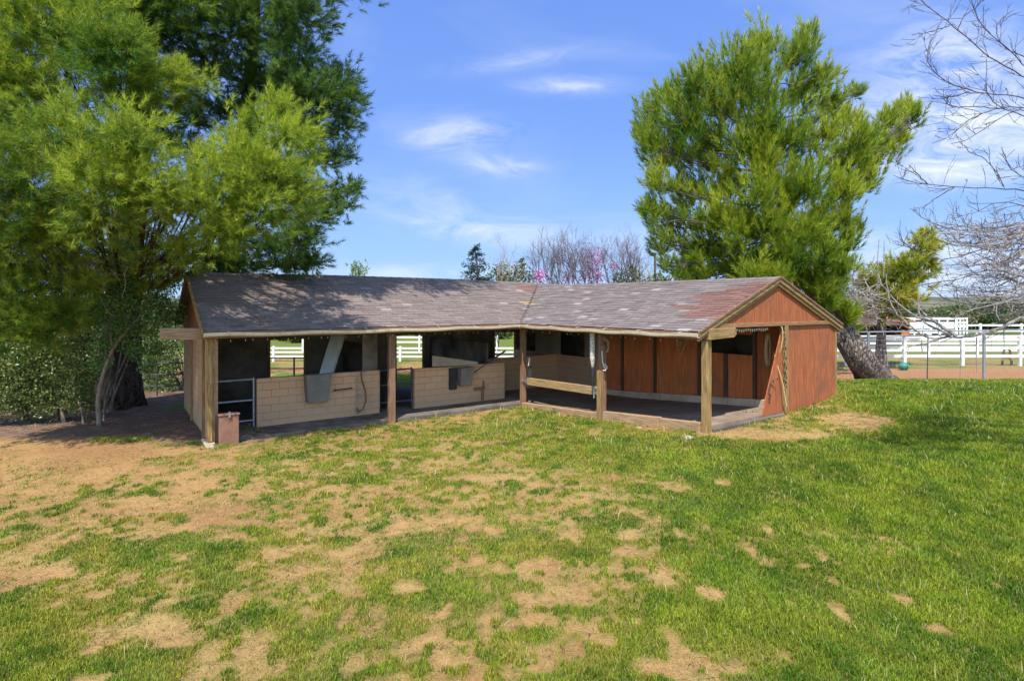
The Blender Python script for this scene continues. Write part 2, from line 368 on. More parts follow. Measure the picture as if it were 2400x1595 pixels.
vg = sstep(27.9, 28.6, GY+1.6*(fbm(GX*.9, GY*.9, 91)-.5))
GC = L3(GC, np.array([.23,.20,.06]), vg*sstep(.38,.5,fbm(GX*1.3, GY*1.3, 92))); GC = L3(GC, past, vg*sstep(.45,.62,fbm(GX*.8, GY*.8, 93)))
a_, b_ = ab_of(GX, GY)
bk = (b_ > 6.2)*(GX < 8)*(GX > -10.8)*1.
GC = L3(GC, np.array([.11,.17,.025]), bk*(GY < 26.4)); GC = L3(GC, arena, bk*(GY >= 26.4)*(GY < 29))
GC = L3(GC, past, sstep(33, 40, GY)); GC = np.where((GY < 2.5)[...,None], soil, GC)
ny_, nx_ = GX.shape
I = np.arange(nx_*ny_).reshape(ny_, nx_)
q = np.stack([I[:-1,:-1], I[:-1,1:], I[1:,1:], I[1:,:-1]], -1).reshape(-1, 4)
mg, nt, b = newmat('dirt and thin turf')
at = nd(nt, 'ShaderNodeAttribute'); at.attribute_name = 'Col'
n1 = noise(nt, coords(nt), 9, 8, .7); n2 = noise(nt, coords(nt), 55, 4, .6)
c = mix(nt, 1., at.outputs['Color'], ramp(nt, n1, [(.28,(.62,.60,.57)),(.48,(1,1,1)),(.72,(1.2,1.2,1.2))]), 'MULTIPLY')
c = mix(nt, 1., c, ramp(nt, n2, [(.28,(.74,.74,.72)),(.7,(1.16,1.16,1.16))]), 'MULTIPLY')
nt.links.new(c, b.inputs['Base Color']); b.inputs['Roughness'].default_value = .95; b.inputs['Specular IOR Level'].default_value = .1
ad = nd(nt, 'ShaderNodeMath', operation='ADD'); nt.links.new(n1, ad.inputs[0]); nt.links.new(n2, ad.inputs[1])
bump(nt, ad.outputs[0], b, .7, .045)
g = obj_np('ground', np.stack([GX, GY, GZ], -1).reshape(-1, 3), 4, mg, None, GC.reshape(-1, 3), idx=(q.ravel(), np.full(len(q), 4, np.int32)))
g.data.polygons.foreach_set('use_smooth', np.ones(len(q), bool)); g['kind'] = 'structure'

# ---- grass
def blades(x, y, z, h, w, lean, col):
    n = len(x); az = rng.uniform(0, 2*np.pi, n); la = rng.uniform(0, 2*np.pi, n)
    sx, sy = np.cos(az)*w/2, np.sin(az)*w/2
    lx, ly = np.cos(la)*lean*h, np.sin(la)*lean*h
    V = np.zeros((n,5,3))
    V[:,0] = np.stack([x-sx, y-sy, z-.01], 1); V[:,1] = np.stack([x+sx, y+sy, z-.01], 1)
    V[:,2] = np.stack([x+sx*.8+lx*.35, y+sy*.8+ly*.35, z+h*np.where(lean > 1.2, .15, .6)], 1); V[:,3] = np.stack([x-sx*.8+lx*.35, y-sy*.8+ly*.35, z+h*np.where(lean > 1.2, .15, .6)], 1)
    V[:,4] = np.stack([x+lx, y+ly, z+h*np.maximum(.12, 1-.3*lean)], 1)
    base = (np.arange(n)*5)[:,None]
    lp = (base+np.array([[0,1,2,3,3,2,4]])).ravel(); sz = np.tile([4,3], n)
    cc = np.repeat(col[:,None,:], 5, 1)
    return V.reshape(-1,3), lp, sz, cc.reshape(-1,3)
BX, BY = [], []
for Y0 in np.arange(4.2, 20.6, .25):
    W = .93*Y0+.8; dens = 6400*(6/Y0)**1.25
    n = int(2*W*.25*dens); BX.append(rng.uniform(-W, W, n)); BY.append(rng.uniform(Y0, Y0+.25, n))
bx, by = np.concatenate(BX), np.concatenate(BY)
n = 150000; ey = 4.2+16*rng.uniform(0,1,n)**1.1; ex = (.93*ey+.8+rng.uniform(0,4.5,n))*np.where(rng.uniform(0,1,n) < .3, -1, 1); bx = np.append(bx, ex); by = np.append(by, ey)
n = 26000; bx = np.append(bx, rng.uniform(-10, 3, n)); by = np.append(by, rng.uniform(20.6, 26.4, n))
bz = tz(bx, by); k, c, ins = lawn(bx, by, bz)
aa, bb = ab_of(bx, by)
back = (bb > 6.25) & (by > 20.6); k = np.where(back, .9, k)
bml = (bx < -5.6) & (by > 13.1); k = np.where(bml, k*.0, k)
tu = np.exp(-(((bx+9.2)/.9)**2+((by-13.35)/.25)**2)*1.5); k = np.maximum(k, np.where(tu > .3, .9, 0))
k = np.where((by > 19.6) & (bx > 8), k*(by < 20.2), k)
keep = rng.uniform(0, 1, len(bx)) < k**1.35
bx, by, k, c = bx[keep], by[keep], k[keep], c[keep]; bz = tz(bx, by)+.05*(fbm(bx*.8, by*.8, 71)-.5)+.02*(fbm(bx*4, by*4, 72)-.5)+.025*k
lush = sstep(.55, .9, c)
tall = sstep(2.0, 7.5, bx+.25*(by-8))*.6+.6*sstep(.55,.75,fbm(bx*.5, by*.5, 13))*lush
h = (.022+.026*k+.050*tall*lush)*rng.uniform(.55, 1.35, len(bx))*(1+.25*(by > 14)*lush)
w = .0068*(by/6)**.72*rng.uniform(.7, 1.4, len(bx))
lean = rng.uniform(.1, .9, len(bx))
gp = fbm(bx*.9, by*.9, 61); gq = fbm(bx*3.5, by*3.5, 63)
dg = np.array([.075,.175,.010]); bg = np.array([.285,.385,.022]); yg = np.array([.42,.385,.05]); st = np.array([.50,.41,.17])
t = np.clip(.55*sstep(.3,.7,gp)+.55*sstep(.35,.65,fbm(bx*4.5, by*3.5, 66, 3))-.12+.5*(rng.uniform(0,1,len(bx))-.5)+.08*lush, 0, 1)
colr = L3(np.broadcast_to(dg, (len(bx),3)), bg, t)
dry = np.clip((.30+.70*(1-lush))*.8*sstep(.35,.62,gq+.12*rng.uniform(-1,1,len(bx)))+.25*(k < .4), 0, 1)
colr = L3(colr, yg, dry)
sw = rng.uniform(0,1,len(bx)) < (.05+.22*(1-lush)*(k < .5)); colr[sw] = st*rng.uniform(.7,1.1,(sw.sum(),1))
colr *= rng.uniform(.55, 1.15, (len(bx),1))
n_ = len(bx)
lx = rng.uniform(-13, 9, 60000); ly = 4.3+rng.uniform(0,1,60000)**1.6*11; lz = tz(lx, ly)+.012; kk, c2, in2 = lawn(lx, ly, lz)
sel = (kk < .5) & ~in2 & (rng.uniform(0,1,60000) < .25+.75*(fbm(lx*2, ly*2, 77) > .5)); lx, ly, lz = lx[sel], ly[sel], lz[sel]; n2 = len(lx)
tx = rng.uniform(-4, 16, 9000); ty = 4.6+rng.uniform(0,1,9000)**.9*14; tzz = tz(tx, ty); k3, c3, in3 = lawn(tx, ty, tzz)
sel = (k3 > .75) & ~in3 & (np.abs(tx) < .95*ty) & (rng.uniform(0,1,9000) < .15+.85*(fbm(tx*.7, ty*.7, 79) > .5)); tx, ty, tzz = tx[sel], ty[sel], tzz[sel]; n3 = len(tx)
lit = np.where(rng.uniform(0,1,(n2,1)) < .55, np.array([[.46,.36,.17]]), np.array([[.13,.10,.045]]))*rng.uniform(.7,1.2,(n2,1))
stk = np.where(rng.uniform(0,1,(n3,1)) < .6, np.array([[.42,.42,.13]]), np.array([[.55,.48,.24]]))*rng.uniform(.8,1.15,(n3,1))
bx, by, bz = np.concatenate([bx,lx,tx]), np.concatenate([by,ly,ty]), np.concatenate([bz,lz+.012,tzz])
h = np.concatenate([h, rng.uniform(.02,.055,n2), rng.uniform(.10,.2,n3)*(1+.3*(ty > 12))]); w = np.concatenate([w, .007*(ly/6)**.7*rng.uniform(.6,1.3,n2), .006*(ty/6)**.8*rng.uniform(.8,1.4,n3)])
lean = np.concatenate([lean, rng.uniform(1.6,2.6,n2), rng.uniform(.2,.7,n3)]); colr = np.concatenate([colr, lit, stk])
clv = (fbm(bx*1.3, by*1.1, 85, 3) > .60) & (np.arange(len(bx)) < n_); colr[clv] = colr[clv]*np.array([.88,.98,1.1])
V, lp, sz, cc = blades(bx, by, bz, h, w, lean, colr)
go = obj_np('grass', V, 0, grass_m, None, cc, idx=(lp, sz))
place(go, 'grass', 'patchy short green lawn grass growing over bare dirt', 'grass', None, 'stuff')

# ------------------------------------------------------------------ stable
RIDGE_W = 3.11; REAR = 6.27; AL, BR = -8.68, -6.58
def floor_z(a, b):                                     # the right wing's floor climbs with the ground
    return .05+.47*max(0, min(1, (-b-.4)/6.0))
def eave_z(a, b): return 2.5 if True else 0
def ridge_z(s):                                        # s: distance along the ridge, <0 left wing, >0 right wing
    return float(np.interp(s, [-12,-8,-4,0,1.5,4,9.7], [4.02,4.06,4.05,3.99,3.89,3.86,3.855]))
st_ = thing('stable', 'L-shaped open-fronted red wooden horse stable with grey shingle roof', 'stable', (P0[0], P0[1], 0), math.pi/2-TH)
def slope_pt(wing, t, s):
    """front slope point: t 0 eave..1 ridge, s = coordinate along the wing"""
    zr = ridge_z(s-RIDGE_W) if wing == 0 else ridge_z(RIDGE_W-s)
    z = 2.60+(zr-2.60)*t+.02*math.sin(s*2.1+t*5)*t*(1-t)*2
    return L(s, t*RIDGE_W, z) if wing == 0 else L(t*RIDGE_W, s, z)
def rear_pt(wing, t, s):
    zr = ridge_z(s-RIDGE_W) if wing == 0 else ridge_z(RIDGE_W-s)
    z = 2.62+(zr-2.62)*t; o = REAR-t*(REAR-RIDGE_W)
    return L(s, o, z) if wing == 0 else L(o, s, z)
roof = MB()
NC = 24
base_c = np.array([.172,.142,.131])
def up(p, d): return (p[0], p[1], p[2]+d)
for wing, s0 in ((0, AL), (1, BR)):
    for i in range(NC):
        t0, t1 = i/NC, (i+1.25)/NC; t1 = min(t1, 1)
        s1 = RIDGE_W*(i+.5)/NC
        s = s0-random.uniform(0, .012); off = (i % 3)*.11; edge = s0
        first = True
        while edge < s1-1e-6:
            wd = .33 if not first else .33-off*.9; first = False
            nxt = min(edge+max(wd, .06), s1)
            v = random.gauss(1, .09)
            row = .94+.12*vnoise(np.array([i*.9]), np.array([edge*.35]), 4)[0]
            cc_ = base_c*v*row
            r = random.random()
            if wing == 1:
                d = (-edge)-(4.95+.75*vnoise(np.array([i*1.0]), np.array([3.]), 12)[0]+ (0.6 if t0 < .32 else 0)+(.7 if t0 > .78 else 0))
                if d > 0 and .2 < t0 < .9: cc_ = np.array([.178,.098,.078])*random.gauss(1,.10)
                elif r < .035: cc_ = np.array([.27,.245,.24])*random.uniform(.85,1.15)
                cc_ = cc_*np.array([.98,.99,1.02])
            else:
                if r < .03: cc_ = np.array([.28,.245,.24])*random.uniform(.8,1.05)
                cc_ = cc_*np.array([1.03,.99,.97])
                if edge > 1.6 and t0 > .7 and random.random() < .5: cc_ = np.array([.22,.105,.085])
            if abs(edge-1.22) < .2 and abs(t0-.44) < .035: cc_ = np.array([.30,.215,.12])
            roof.cur = tuple(np.clip(cc_, .02, .6))
            j = random.uniform(-.012, .012)/RIDGE_W
            if random.random() < .04: j += .02/RIDGE_W
            lift = .015+random.uniform(0, .010)
            p = [up(slope_pt(wing, max(t0+j-.004, -.012), edge+.003), lift), up(slope_pt(wing, max(t0+j-.004, -.012), nxt-.003), lift), up(slope_pt(wing, t1, nxt-.003), 0), up(slope_pt(wing, t1, edge+.003), 0)]
            qd = [up(x, -.012) for x in p[:2]]
            roof.add(p+qd, [(0,1,2,3) if wing == 0 else (3,2,1,0), (4,5,1,0) if wing == 0 else (0,1,5,4)])
            edge = nxt
roof.cur = tuple(base_c*.8)
for wing, s0 in ((0, AL), (1, BR)):                    # deck below the shingles and the rear slopes
    n = 16
    for rear in (False, True):
        lo_e, hi_e = (0, RIDGE_W) if not rear else (REAR, RIDGE_W)
        fn = rear_pt if rear else slope_pt
        for i in range(n):
            fa, fb = i/n, (i+1)/n
            def P(t, fr):
                e = lo_e+(hi_e-lo_e)*t
                return fn(wing, t, s0+(e-s0)*fr)
            for t in range(4):
                q4 = [P(t/4, fa), P(t/4, fb), P((t+1)/4, fb), P((t+1)/4, fa)]
                o_ = -.02 if not rear else 0
                roof.add([up(x, o_) for x in q4], [(0,1,2,3)])
                roof.add([up(x, o_-.05) for x in q4], [(3,2,1,0)])
roof_o = obj('roof', roof, shingle_m, st_)
cap = MB()
for wing, s0 in ((0, AL), (1, BR)):
    s = s0
    while s < RIDGE_W:
        e = min(s+.3, RIDGE_W+.02); v = random.gauss(1, .1); cap.cur = tuple(base_c*v*.95)
        a, b2 = slope_pt(wing, .955, s), slope_pt(wing, .955, e); r0, r1 = up(slope_pt(wing, 1, s), .03), up(slope_pt(wing, 1, e), .022)
        c0, c1 = rear_pt(wing, .955, s), rear_pt(wing, .955, e)
        cap.add([up(a,.02), up(b2,.014), r1, r0, up(c0,.02), up(c1,.014)], [(0,1,2,3),(3,2,5,4)]); s = e
obj('ridge_cap', cap, shingle_m, roof_o)
# drip edge / fascia / gutters
def eline(wing, s, out, z): return L(s, out, z) if wing == 0 else L(out, s, z)
for wing, s0, nm in ((0, AL, 'a'), (1, BR, 'b')):
    fm = MB()
    fm.beam(eline(wing, s0, .0, 2.51), eline(wing, .03, .0, 2.51), .035, .15)
    obj('fascia', fm, bw[wing], st_)
    # U-shaped gutter with a slight sag
    gm = MB(); n = 30; prof = [(-.03,.075),(-.028,.012),(-.048,-.018),(-.095,-.018),(-.118,.015),(-.122,.078),(-.134,.08),(-.132,.062),(-.110,.005)]
    prof = [(-.025,.07),(-.025,-.01),(-.05,-.035),(-.10,-.035),(-.125,-.005),(-.125,.068),(-.14,.072),(-.14,.055),(-.134,-.012),(-.104,-.045),(-.046,-.045),(-.018,-.014),(-.018,.07)]
    e1 = 0.0-.02
    prof = [(x, zz*.72+.012) for x, zz in prof]
    rows = []
    for i in range(n+1):
        s = s0+(e1-s0)*i/n; sag = .012*math.sin(i*.9)-.02*math.sin(math.pi*i/n)
        miter = -.0
        rows.append([eline(wing, s+(x if i == n else 0), x, 2.495+zz+sag) for x, zz in prof])
    k_ = len(prof)
    vs = [p for r in rows for p in r]
    gm.add(vs, [(i*k_+j, (i+1)*k_+j, (i+1)*k_+(j+1) % k_, i*k_+(j+1) % k_) for i in range(n) for j in range(k_)]+[tuple(range(k_)), tuple(n*k_+j for j in range(k_))])
    go_ = obj('gutter', gm, gutter_m, st_)
    s = s0+.5
    while s < -.3:
        bmn = MB(); bmn.beam(eline(wing, s, .03, 2.585), eline(wing, s, -.145, 2.57+.008*random.random()), .022, .012); obj('gutter_strap', bmn, gutter_m, go_); s += 1.05+random.uniform(-.15,.15)
    hm = MB()
    if wing == 0: hm.lbox(AL+.1, .47, .30, .44, 2.41, 2.50)
    else: hm.lbox(.30, .44, BR+.2, .30, 2.41, 2.50)
    obj('header_beam', hm, bw[wing], st_, bevel=.008)
# rafters' blocking: soffit board so no light leaks
# left wing outrigger timber
om = MB(); om.hexa([L(-9.47,.22,2.43),L(-8.6,.22,2.40),L(-8.6,.38,2.40),L(-9.47,.38,2.43),L(-9.47,.22,2.68),L(-8.6,.22,2.66),L(-8.6,.38,2.66),L(-9.47,.38,2.68)])
obj('outrigger_beam', om, wood('outrigger timber', (.16,.085,.05),(.30,.18,.10),(.42,.28,.17), 0), st_, bevel=.012)
# posts
def post(a0, a1, b0, b1, z0, z1, m, lab=None):
    p = MB(); p.lbox(a0, a1, b0, b1, z0, z1); o = obj('post', p, m, st_, bevel=.008)
    if lab: o['label'] = lab
    return o
pL = post(-8.56,-8.44,.30,.42,.0,2.408, lw[2], 'pale weathered post at the left end')
mm = MB(); mm.lbox(-8.545,-8.455,.268,.298,.08,1.38); mm.lbox(-8.438,-8.405,.3,.42,.02,2.1); obj('sister_board', mm, lw[2], pL, bevel=.005)
mm = MB(); mm.lbox(-8.62,-8.40,.22,.46,-.12,.06); obj('footing', mm, conc, pL, bevel=.02)
post(-4.17,-3.99,.30,.44,-.08,2.408, bw[2]); 
post(.30,.46,.30,.44,-.12,2.408, bw[2])
pM = post(.30,.43,-3.25,-3.09,.1,2.408, bw[2]); mm = MB(); mm.lbox(.262,.297,-3.24,-3.10,.1,1.42); obj('sister_board', mm, lw[2], pM, bevel=.005)
mm = MB(); mm.lbox(.30,.43,-3.30,-3.253,.1,2.1); obj('trim_board', mm, bw[2], pM, bevel=.004)
post(.30,.46,-6.52,-6.36,.3,2.408, lw[2], 'pale weathered post at the right front corner')
pg_ = post(3.41,3.56,-6.56,-6.40,.35,2.653, lw[2], 'pale weathered post in the gable end')
mm = MB(); mm.lbox(3.563,3.598,-6.54,-6.44,.42,2.5); obj('trim_board', mm, lw[2], pg_, bevel=.004)
# gable end, right wing
rz = ridge_z(9.6)
def gz(a): return 2.5+(rz-2.5)*(1-abs(a-RIDGE_W)/RIDGE_W)
gp_ = MB(); pts = [(.85,2.75),(5.8,2.74),(RIDGE_W+.05,rz-.16),(RIDGE_W-.05,rz-.16)]
gp_.add([L(a,-6.50,z) for a, z in pts]+[L(a,-6.47,z) for a, z in pts], [(0,1,2,3),(7,6,5,4),(0,4,5,1),(1,5,6,2),(2,6,7,3),(3,7,4,0)])
obj('gable_panel', gp_, red_panel, st_)
tb = MB(); tb.hexa([L(.55,-6.555,2.665),L(6.10,-6.555,2.655),L(6.10,-6.503,2.655),L(.55,-6.503,2.665),L(.55,-6.555,2.76),L(6.10,-6.555,2.745),L(6.10,-6.503,2.745),L(.55,-6.503,2.76)])
obj('tie_beam', tb, wood('tie timber', (.14,.06,.028),(.27,.14,.065),(.36,.22,.11), 0), st_, bevel=.006)
lg = MB(); lg.hexa([L(.28,-6.60,2.415),L(1.22,-6.59,2.445),L(1.20,-6.42,2.445),L(.28,-6.42,2.415),L(.28,-6.60,2.660),L(1.27,-6.59,2.670),L(1.25,-6.42,2.670),L(.28,-6.42,2.660)]); lg.add([L(1.225,-6.58,2.455),L(1.34,-6.56,2.495),L(1.31,-6.45,2.515),L(1.225,-6.43,2.455),L(1.265,-6.58,2.660),L(1.35,-6.55,2.615),L(1.33,-6.46,2.635),L(1.255,-6.43,2.660)],[(3,2,1,0),(4,5,6,7),(0,1,5,4),(1,2,6,5),(2,3,7,6)]); obj('timber_stub', lg, lw[0], st_, bevel=.012)
for sd in (-1, 1):                                            # rake boards, two layers each side
    for off, dz, w_, h_, m_ in ((-6.575,-.045,.03,.13,lw[0]), (-6.532,-.15,.05,.09,lw[0]), (-6.60,.02,.03,.05,bw[0])):
        rk = MB(); e = -.06 if sd < 0 else REAR+.06
        p, q_ = np.array(L(e, off, (2.585 if sd < 0 else 2.61)+dz)), np.array(L(RIDGE_W, off, rz+dz))
        rk.beam(p, q_, w_, h_, up=(0,0,1)); obj('rake_board', rk, m_, st_, bevel=.004)
dk = MB(); dk.lbox(5.85, 5.98, -6.3, 5.9, 2.40, 2.55)
obj('rear_plate', dk, bw[1], st_)
rp = MB(); rp.lbox(3.60, 6.07, -6.50, -6.46, .25, 2.65); obj('end_panel', rp, red_panel, st_)
ct = MB(); ct.lbox(6.075, 6.15, -6.52, -6.43, .4, 2.65); obj('corner_trim', ct, lw[2], st_, bevel=.005)
bp_ = MB(); bp_.add([L(2.48,-6.49,.50),L(3.405,-6.49,.50),L(3.405,-6.49,2.64),L(2.48,-6.46,.50),L(3.405,-6.46,.50),L(3.405,-6.46,2.64)],[(0,1,2),(5,4,3),(0,3,4,1),(1,4,5,2),(2,5,3,0)]); obj('triangle_panel', bp_, red_panel, st_)  # triangular red panel, wide at its foot, narrowing up the gable post
# right wing: dividing wall under the ridge
SEG = [(-6.36,-5.46),(-5.42,-3.70),(-3.66,-2.02),(-1.98,-.6),(-.58,.3)]
for i, (b0, b1) in enumerate(SEG):
    w_ = MB(); f0 = floor_z(0, b0)
    if i == 1:
        w_.lbox(3.9, 3.94, b0, b1, f0+.08, 1.80); w_.lbox(3.9, 3.94, b0, b1, 2.36, 2.75)
    else: w_.lbox(3.9, 3.94, b0, b1, f0+.08, 2.75)
    obj('back_panel', w_, red_dark if i != 0 else red_panel, st_)
for b0 in (-5.46,-3.70,-2.02,-.6,.3):
    s_ = MB(); s_.lbox(3.83, 3.96, b0-.035, b0+.055, floor_z(0,b0)+.05, 2.7); obj('stud', s_, stud_m, st_, bevel=.004)
s_ = MB(); s_.lbox(3.85, 3.898, -4.62, -4.50, floor_z(0,-4.5)+.05, 1.8); obj('stud', s_, stud_m, st_)
kb = MB(); 
for i in range(8):
    b0, b1 = -6.3+i*.8, -5.5+i*.8
    kb.hexa([L(3.74,b0,floor_z(0,b0)-.1),L(3.74,b1-.01,floor_z(0,b1)-.1),L(3.88,b1-.01,floor_z(0,b1)-.1),L(3.88,b0,floor_z(0,b0)-.1),L(3.74,b0,floor_z(0,b0)+.2),L(3.74,b1-.01,floor_z(0,b1)+.2),L(3.88,b1-.01,floor_z(0,b1)+.2),L(3.88,b0,floor_z(0,b0)+.2)])
obj('kick_blocks', kb, simple('pale footing block', [(.3,(.42,.31,.23)),(.7,(.56,.43,.33))], 4, stain=(1.4,(.32,.235,.165),.45,.7)), st_, bevel=.01)
# stall behind the dividing wall: rear and end walls keep it dark
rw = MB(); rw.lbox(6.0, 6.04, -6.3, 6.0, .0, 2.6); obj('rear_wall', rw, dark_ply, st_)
# corner bay, wall in line with the dividing wall
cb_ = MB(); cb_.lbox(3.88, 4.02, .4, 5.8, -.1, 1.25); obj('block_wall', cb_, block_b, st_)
cp_ = MB(); cp_.lbox(3.9, 3.95, .3, 1.33, 1.253, 2.7); cp_.lbox(3.9, 3.95, 2.75, 4.3, 1.253, 2.7); cp_.lbox(3.9,3.95,1.33,2.75,2.2,2.7); obj('upper_panel', cp_, simple('weathered plywood', [(.3,(.16,.13,.10)),(.7,(.27,.22,.17))], 1.6, (1,1,.4)), st_)
# left wing: rear wall with its openings (b = 5.95)
rear_open = [(-6.02,-4.90,.72,2.02),(-1.52,-.40,-.15,2.02),(2.95,4.0,.7,2.0)]
rl = MB(); edges = [-8.5]+[e for o in rear_open for e in o[:2]]+[6.0]
for i in range(0, len(edges), 2): rl.lbox(edges[i], edges[i+1], 5.92, 5.97, -.15, 2.62)
for a0, a1, z0, z1 in rear_open:
    rl.lbox(a0, a1, 5.92, 5.97, z1, 2.62)
    if z0 > 0: rl.lbox(a0, a1, 5.92, 5.97, -.15, z0)
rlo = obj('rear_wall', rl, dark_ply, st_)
for a0, a1, z0, z1 in rear_open:
    fr = MB(); z00 = max(z0, -.1)
    fr.lbox(a0-.06, a0+.02, 5.88, 5.917, z00, z1+.06); fr.lbox(a1-.02, a1+.06, 5.88, 5.917, z00, z1+.06); fr.lbox(a0+.02, a1-.02, 5.88, 5.917, z1-.02, z1+.06)
    if z0 > 0: fr.lbox(a0+.02, a1-.02, 5.88, 5.917, z0-.05, z0+.02)
    obj('opening_frame', fr, lw[2], rlo)
# front block half-walls
def bwall(a0, a1, b0, b1, z0, z1, m):
    w_ = MB(); w_.lbox(a0, a1, b0, b1, z0, z1); o = obj('block_wall', w_, m, st_, bevel=.006)
    return o
bwall(-7.28,-3.96,1.5,1.69,-.1,1.28, block_a); bwall(-2.85,.45,1.5,1.69,-.15,1.24, block_a); bwall(.45,3.9,2.9,3.05,-.15,1.24, block_a)
# partitions between the stalls, plywood
for a0 in (-3.55,-.1):
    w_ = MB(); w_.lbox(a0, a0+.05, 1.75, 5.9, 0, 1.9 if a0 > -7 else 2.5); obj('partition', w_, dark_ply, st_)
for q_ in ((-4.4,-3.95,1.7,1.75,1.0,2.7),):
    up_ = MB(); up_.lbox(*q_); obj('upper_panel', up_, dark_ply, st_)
# left end wall
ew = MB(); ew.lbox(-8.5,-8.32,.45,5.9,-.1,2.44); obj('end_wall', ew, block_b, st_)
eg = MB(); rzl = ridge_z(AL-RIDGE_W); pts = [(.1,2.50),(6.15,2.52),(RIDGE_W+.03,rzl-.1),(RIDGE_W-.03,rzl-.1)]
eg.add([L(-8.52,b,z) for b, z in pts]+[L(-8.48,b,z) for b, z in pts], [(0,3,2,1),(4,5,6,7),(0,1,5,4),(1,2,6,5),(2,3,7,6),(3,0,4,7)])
obj('gable_panel', eg, wood('siding with tree shade', (.10,.035,.018),(.20,.075,.038),(.30,.14,.08), 2, sc=4), st_)  # tree shade on this gable is put into the darker siding colour
for sd in (-1, 1):
    rk = MB(); e = -.06 if sd < 0 else REAR+.06
    rk.beam(L(-8.70, e, 2.56 if sd < 0 else 2.58), L(-8.70, RIDGE_W, rzl-.03), .04, .14); obj('rake_board', rk, lw[1] if sd < 0 else bw[1], st_)
for b0 in (1.15,3.6):
    ts = MB(); ts.lbox(-8.56,-8.503,b0,b0+.1,.0,2.47); obj('corner_trim', ts, lw[2], st_)
# floors
fs = MB(); fs.lbox(-8.5, .42, .42, 5.9, -.3, .045); obj('floor_slab', fs, slab_m, st_)
fs = MB(); n = 8
for i in range(n):
    b0, b1 = .415-i*(6.9/n), .415-(i+1)*(6.9/n); z0, z1 = floor_z(0,b0), floor_z(0,b1)
    fs.add([L(.43,b0,z0),L(6.0,b0,z0),L(6.0,b1,z1),L(.43,b1,z1),L(.43,b0,-.3),L(6.0,b0,-.3),L(6.0,b1,-.3),L(.43,b1,-.3)], [(3,2,1,0),(4,5,6,7),(0,4,7,3)]+([(3,7,6,2)] if i == n-1 else []))
fs.lbox(.425, 6.0, .42, 5.9, -.3, .04); obj('floor_slab', fs, simple('trodden stable floor', [(.3,(.20,.145,.105)),(.6,(.28,.21,.155)),(.75,(.34,.265,.20))], 2.2, stain=(1.3,(.16,.11,.078),.42,.7)), st_)
ag = MB(); ag.lbox(-8.62, -8.45, -.05, .9, -.2, .05); obj('apron', ag, conc, st_, bevel=.02)
# timber curbs along the right wing's open side
for b0, b1, dz in ((-3.05,.28,.0),(-5.2,-3.32,.05),(-6.34,-5.22,.03)):
    cu = MB(); z0, z1 = floor_z(0,b0), floor_z(0,b1)
    cu.hexa([L(.26,b0,z0-.25),L(.40,b0,z0-.25),L(.40,b1,z1-.25),L(.26,b1,z1-.25),L(.26,b0,z0+.04+dz),L(.40,b0,z0+.04+dz),L(.40,b1,z1+.04+dz),L(.26,b1,z1+.04+dz)])
    obj('curb_board', cu, wood('curb timber', (.17,.10,.05),(.33,.21,.115),(.45,.31,.18), 1), st_, bevel=.012)
gc = MB(); gc.hexa([L(.5,-6.56,.2),L(3.4,-6.56,.2),L(3.4,-6.495,.2),L(.5,-6.495,.2),L(.5,-6.56,.45),L(3.4,-6.56,.47),L(3.4,-6.495,.47),L(.5,-6.495,.45)]); obj('slab_edge', gc, slab_m, st_, bevel=.01)
# hinged plank across the corner bay
pk = MB(); pk.hexa([L(.36,.16,.66),L(.36,-3.06,.74),L(.44,-3.06,.74),L(.44,.16,.66),L(.36,.16,.885),L(.36,-3.06,.965),L(.44,-3.06,.965),L(.44,.16,.885)])
pko = obj('plank_bar', pk, wood('plank timber', (.18,.11,.05),(.33,.215,.095),(.44,.31,.16), 1), st_, bevel=.008)
bk_ = MB(); bk_.lbox(.325,.355,-3.09,-2.9,.78,.83); bk_.lbox(.325,.355,-3.09,-2.9,.90,.94); bk_.tube([L(.33,-2.93,.72), L(.33,-2.93,.99)], .022, 8); bk_.tube([L(.33,-2.93,.72), L(.30,-2.95,.66), L(.33,-2.97,.70)], .016, 6); obj('bracket', bk_, galv, pko)
bk_ = MB(); bk_.lbox(.33,.357,.12,.33,.72,.80); bk_.tube([L(.3,.27,.82),L(.27,.27,.78),L(.3,.27,.74)], .014, 6); obj('hinge', bk_, galv, pko)

# ------------------------------------------------------------------ loose things about the stable
def ona(px, py, a):
    r = np.array([(px-1200)/F, 1.]); t = (a+P0@Av)/(r@Av); return np.array([r[0]*t, t, CAMZ-(py-HY)*t/F])
def onb(px, py, b):
    r = np.array([(px-1200)/F, 1.]); t = (b+P0@Bv)/(r@Bv); return np.array([r[0]*t, t, CAMZ-(py-HY)*t/F])
t = thing('utility_box', 'upright faded brown metal box with a latch on top, standing by the left post', 'box', L(-8.13,.2,0), math.pi/2-TH)
m_ = MB(); m_.lbox(-8.34,-7.93,.10,.27,-.05,.66); obj('body', m_, box_m, t, bevel=.012)
m_ = MB(); m_.lbox(-8.36,-7.91,.08,.29,.662,.70); lid = obj('lid', m_, box_m, t, bevel=.01)
m_ = MB(); m_.lbox(-8.16,-8.11,.055,.078,.63,.72); m_.torus(L(-8.135,.07,.735), Av.tolist()+[0], (0,0,1), .018, .018, .006, 12); obj('latch', m_, galv, lid)
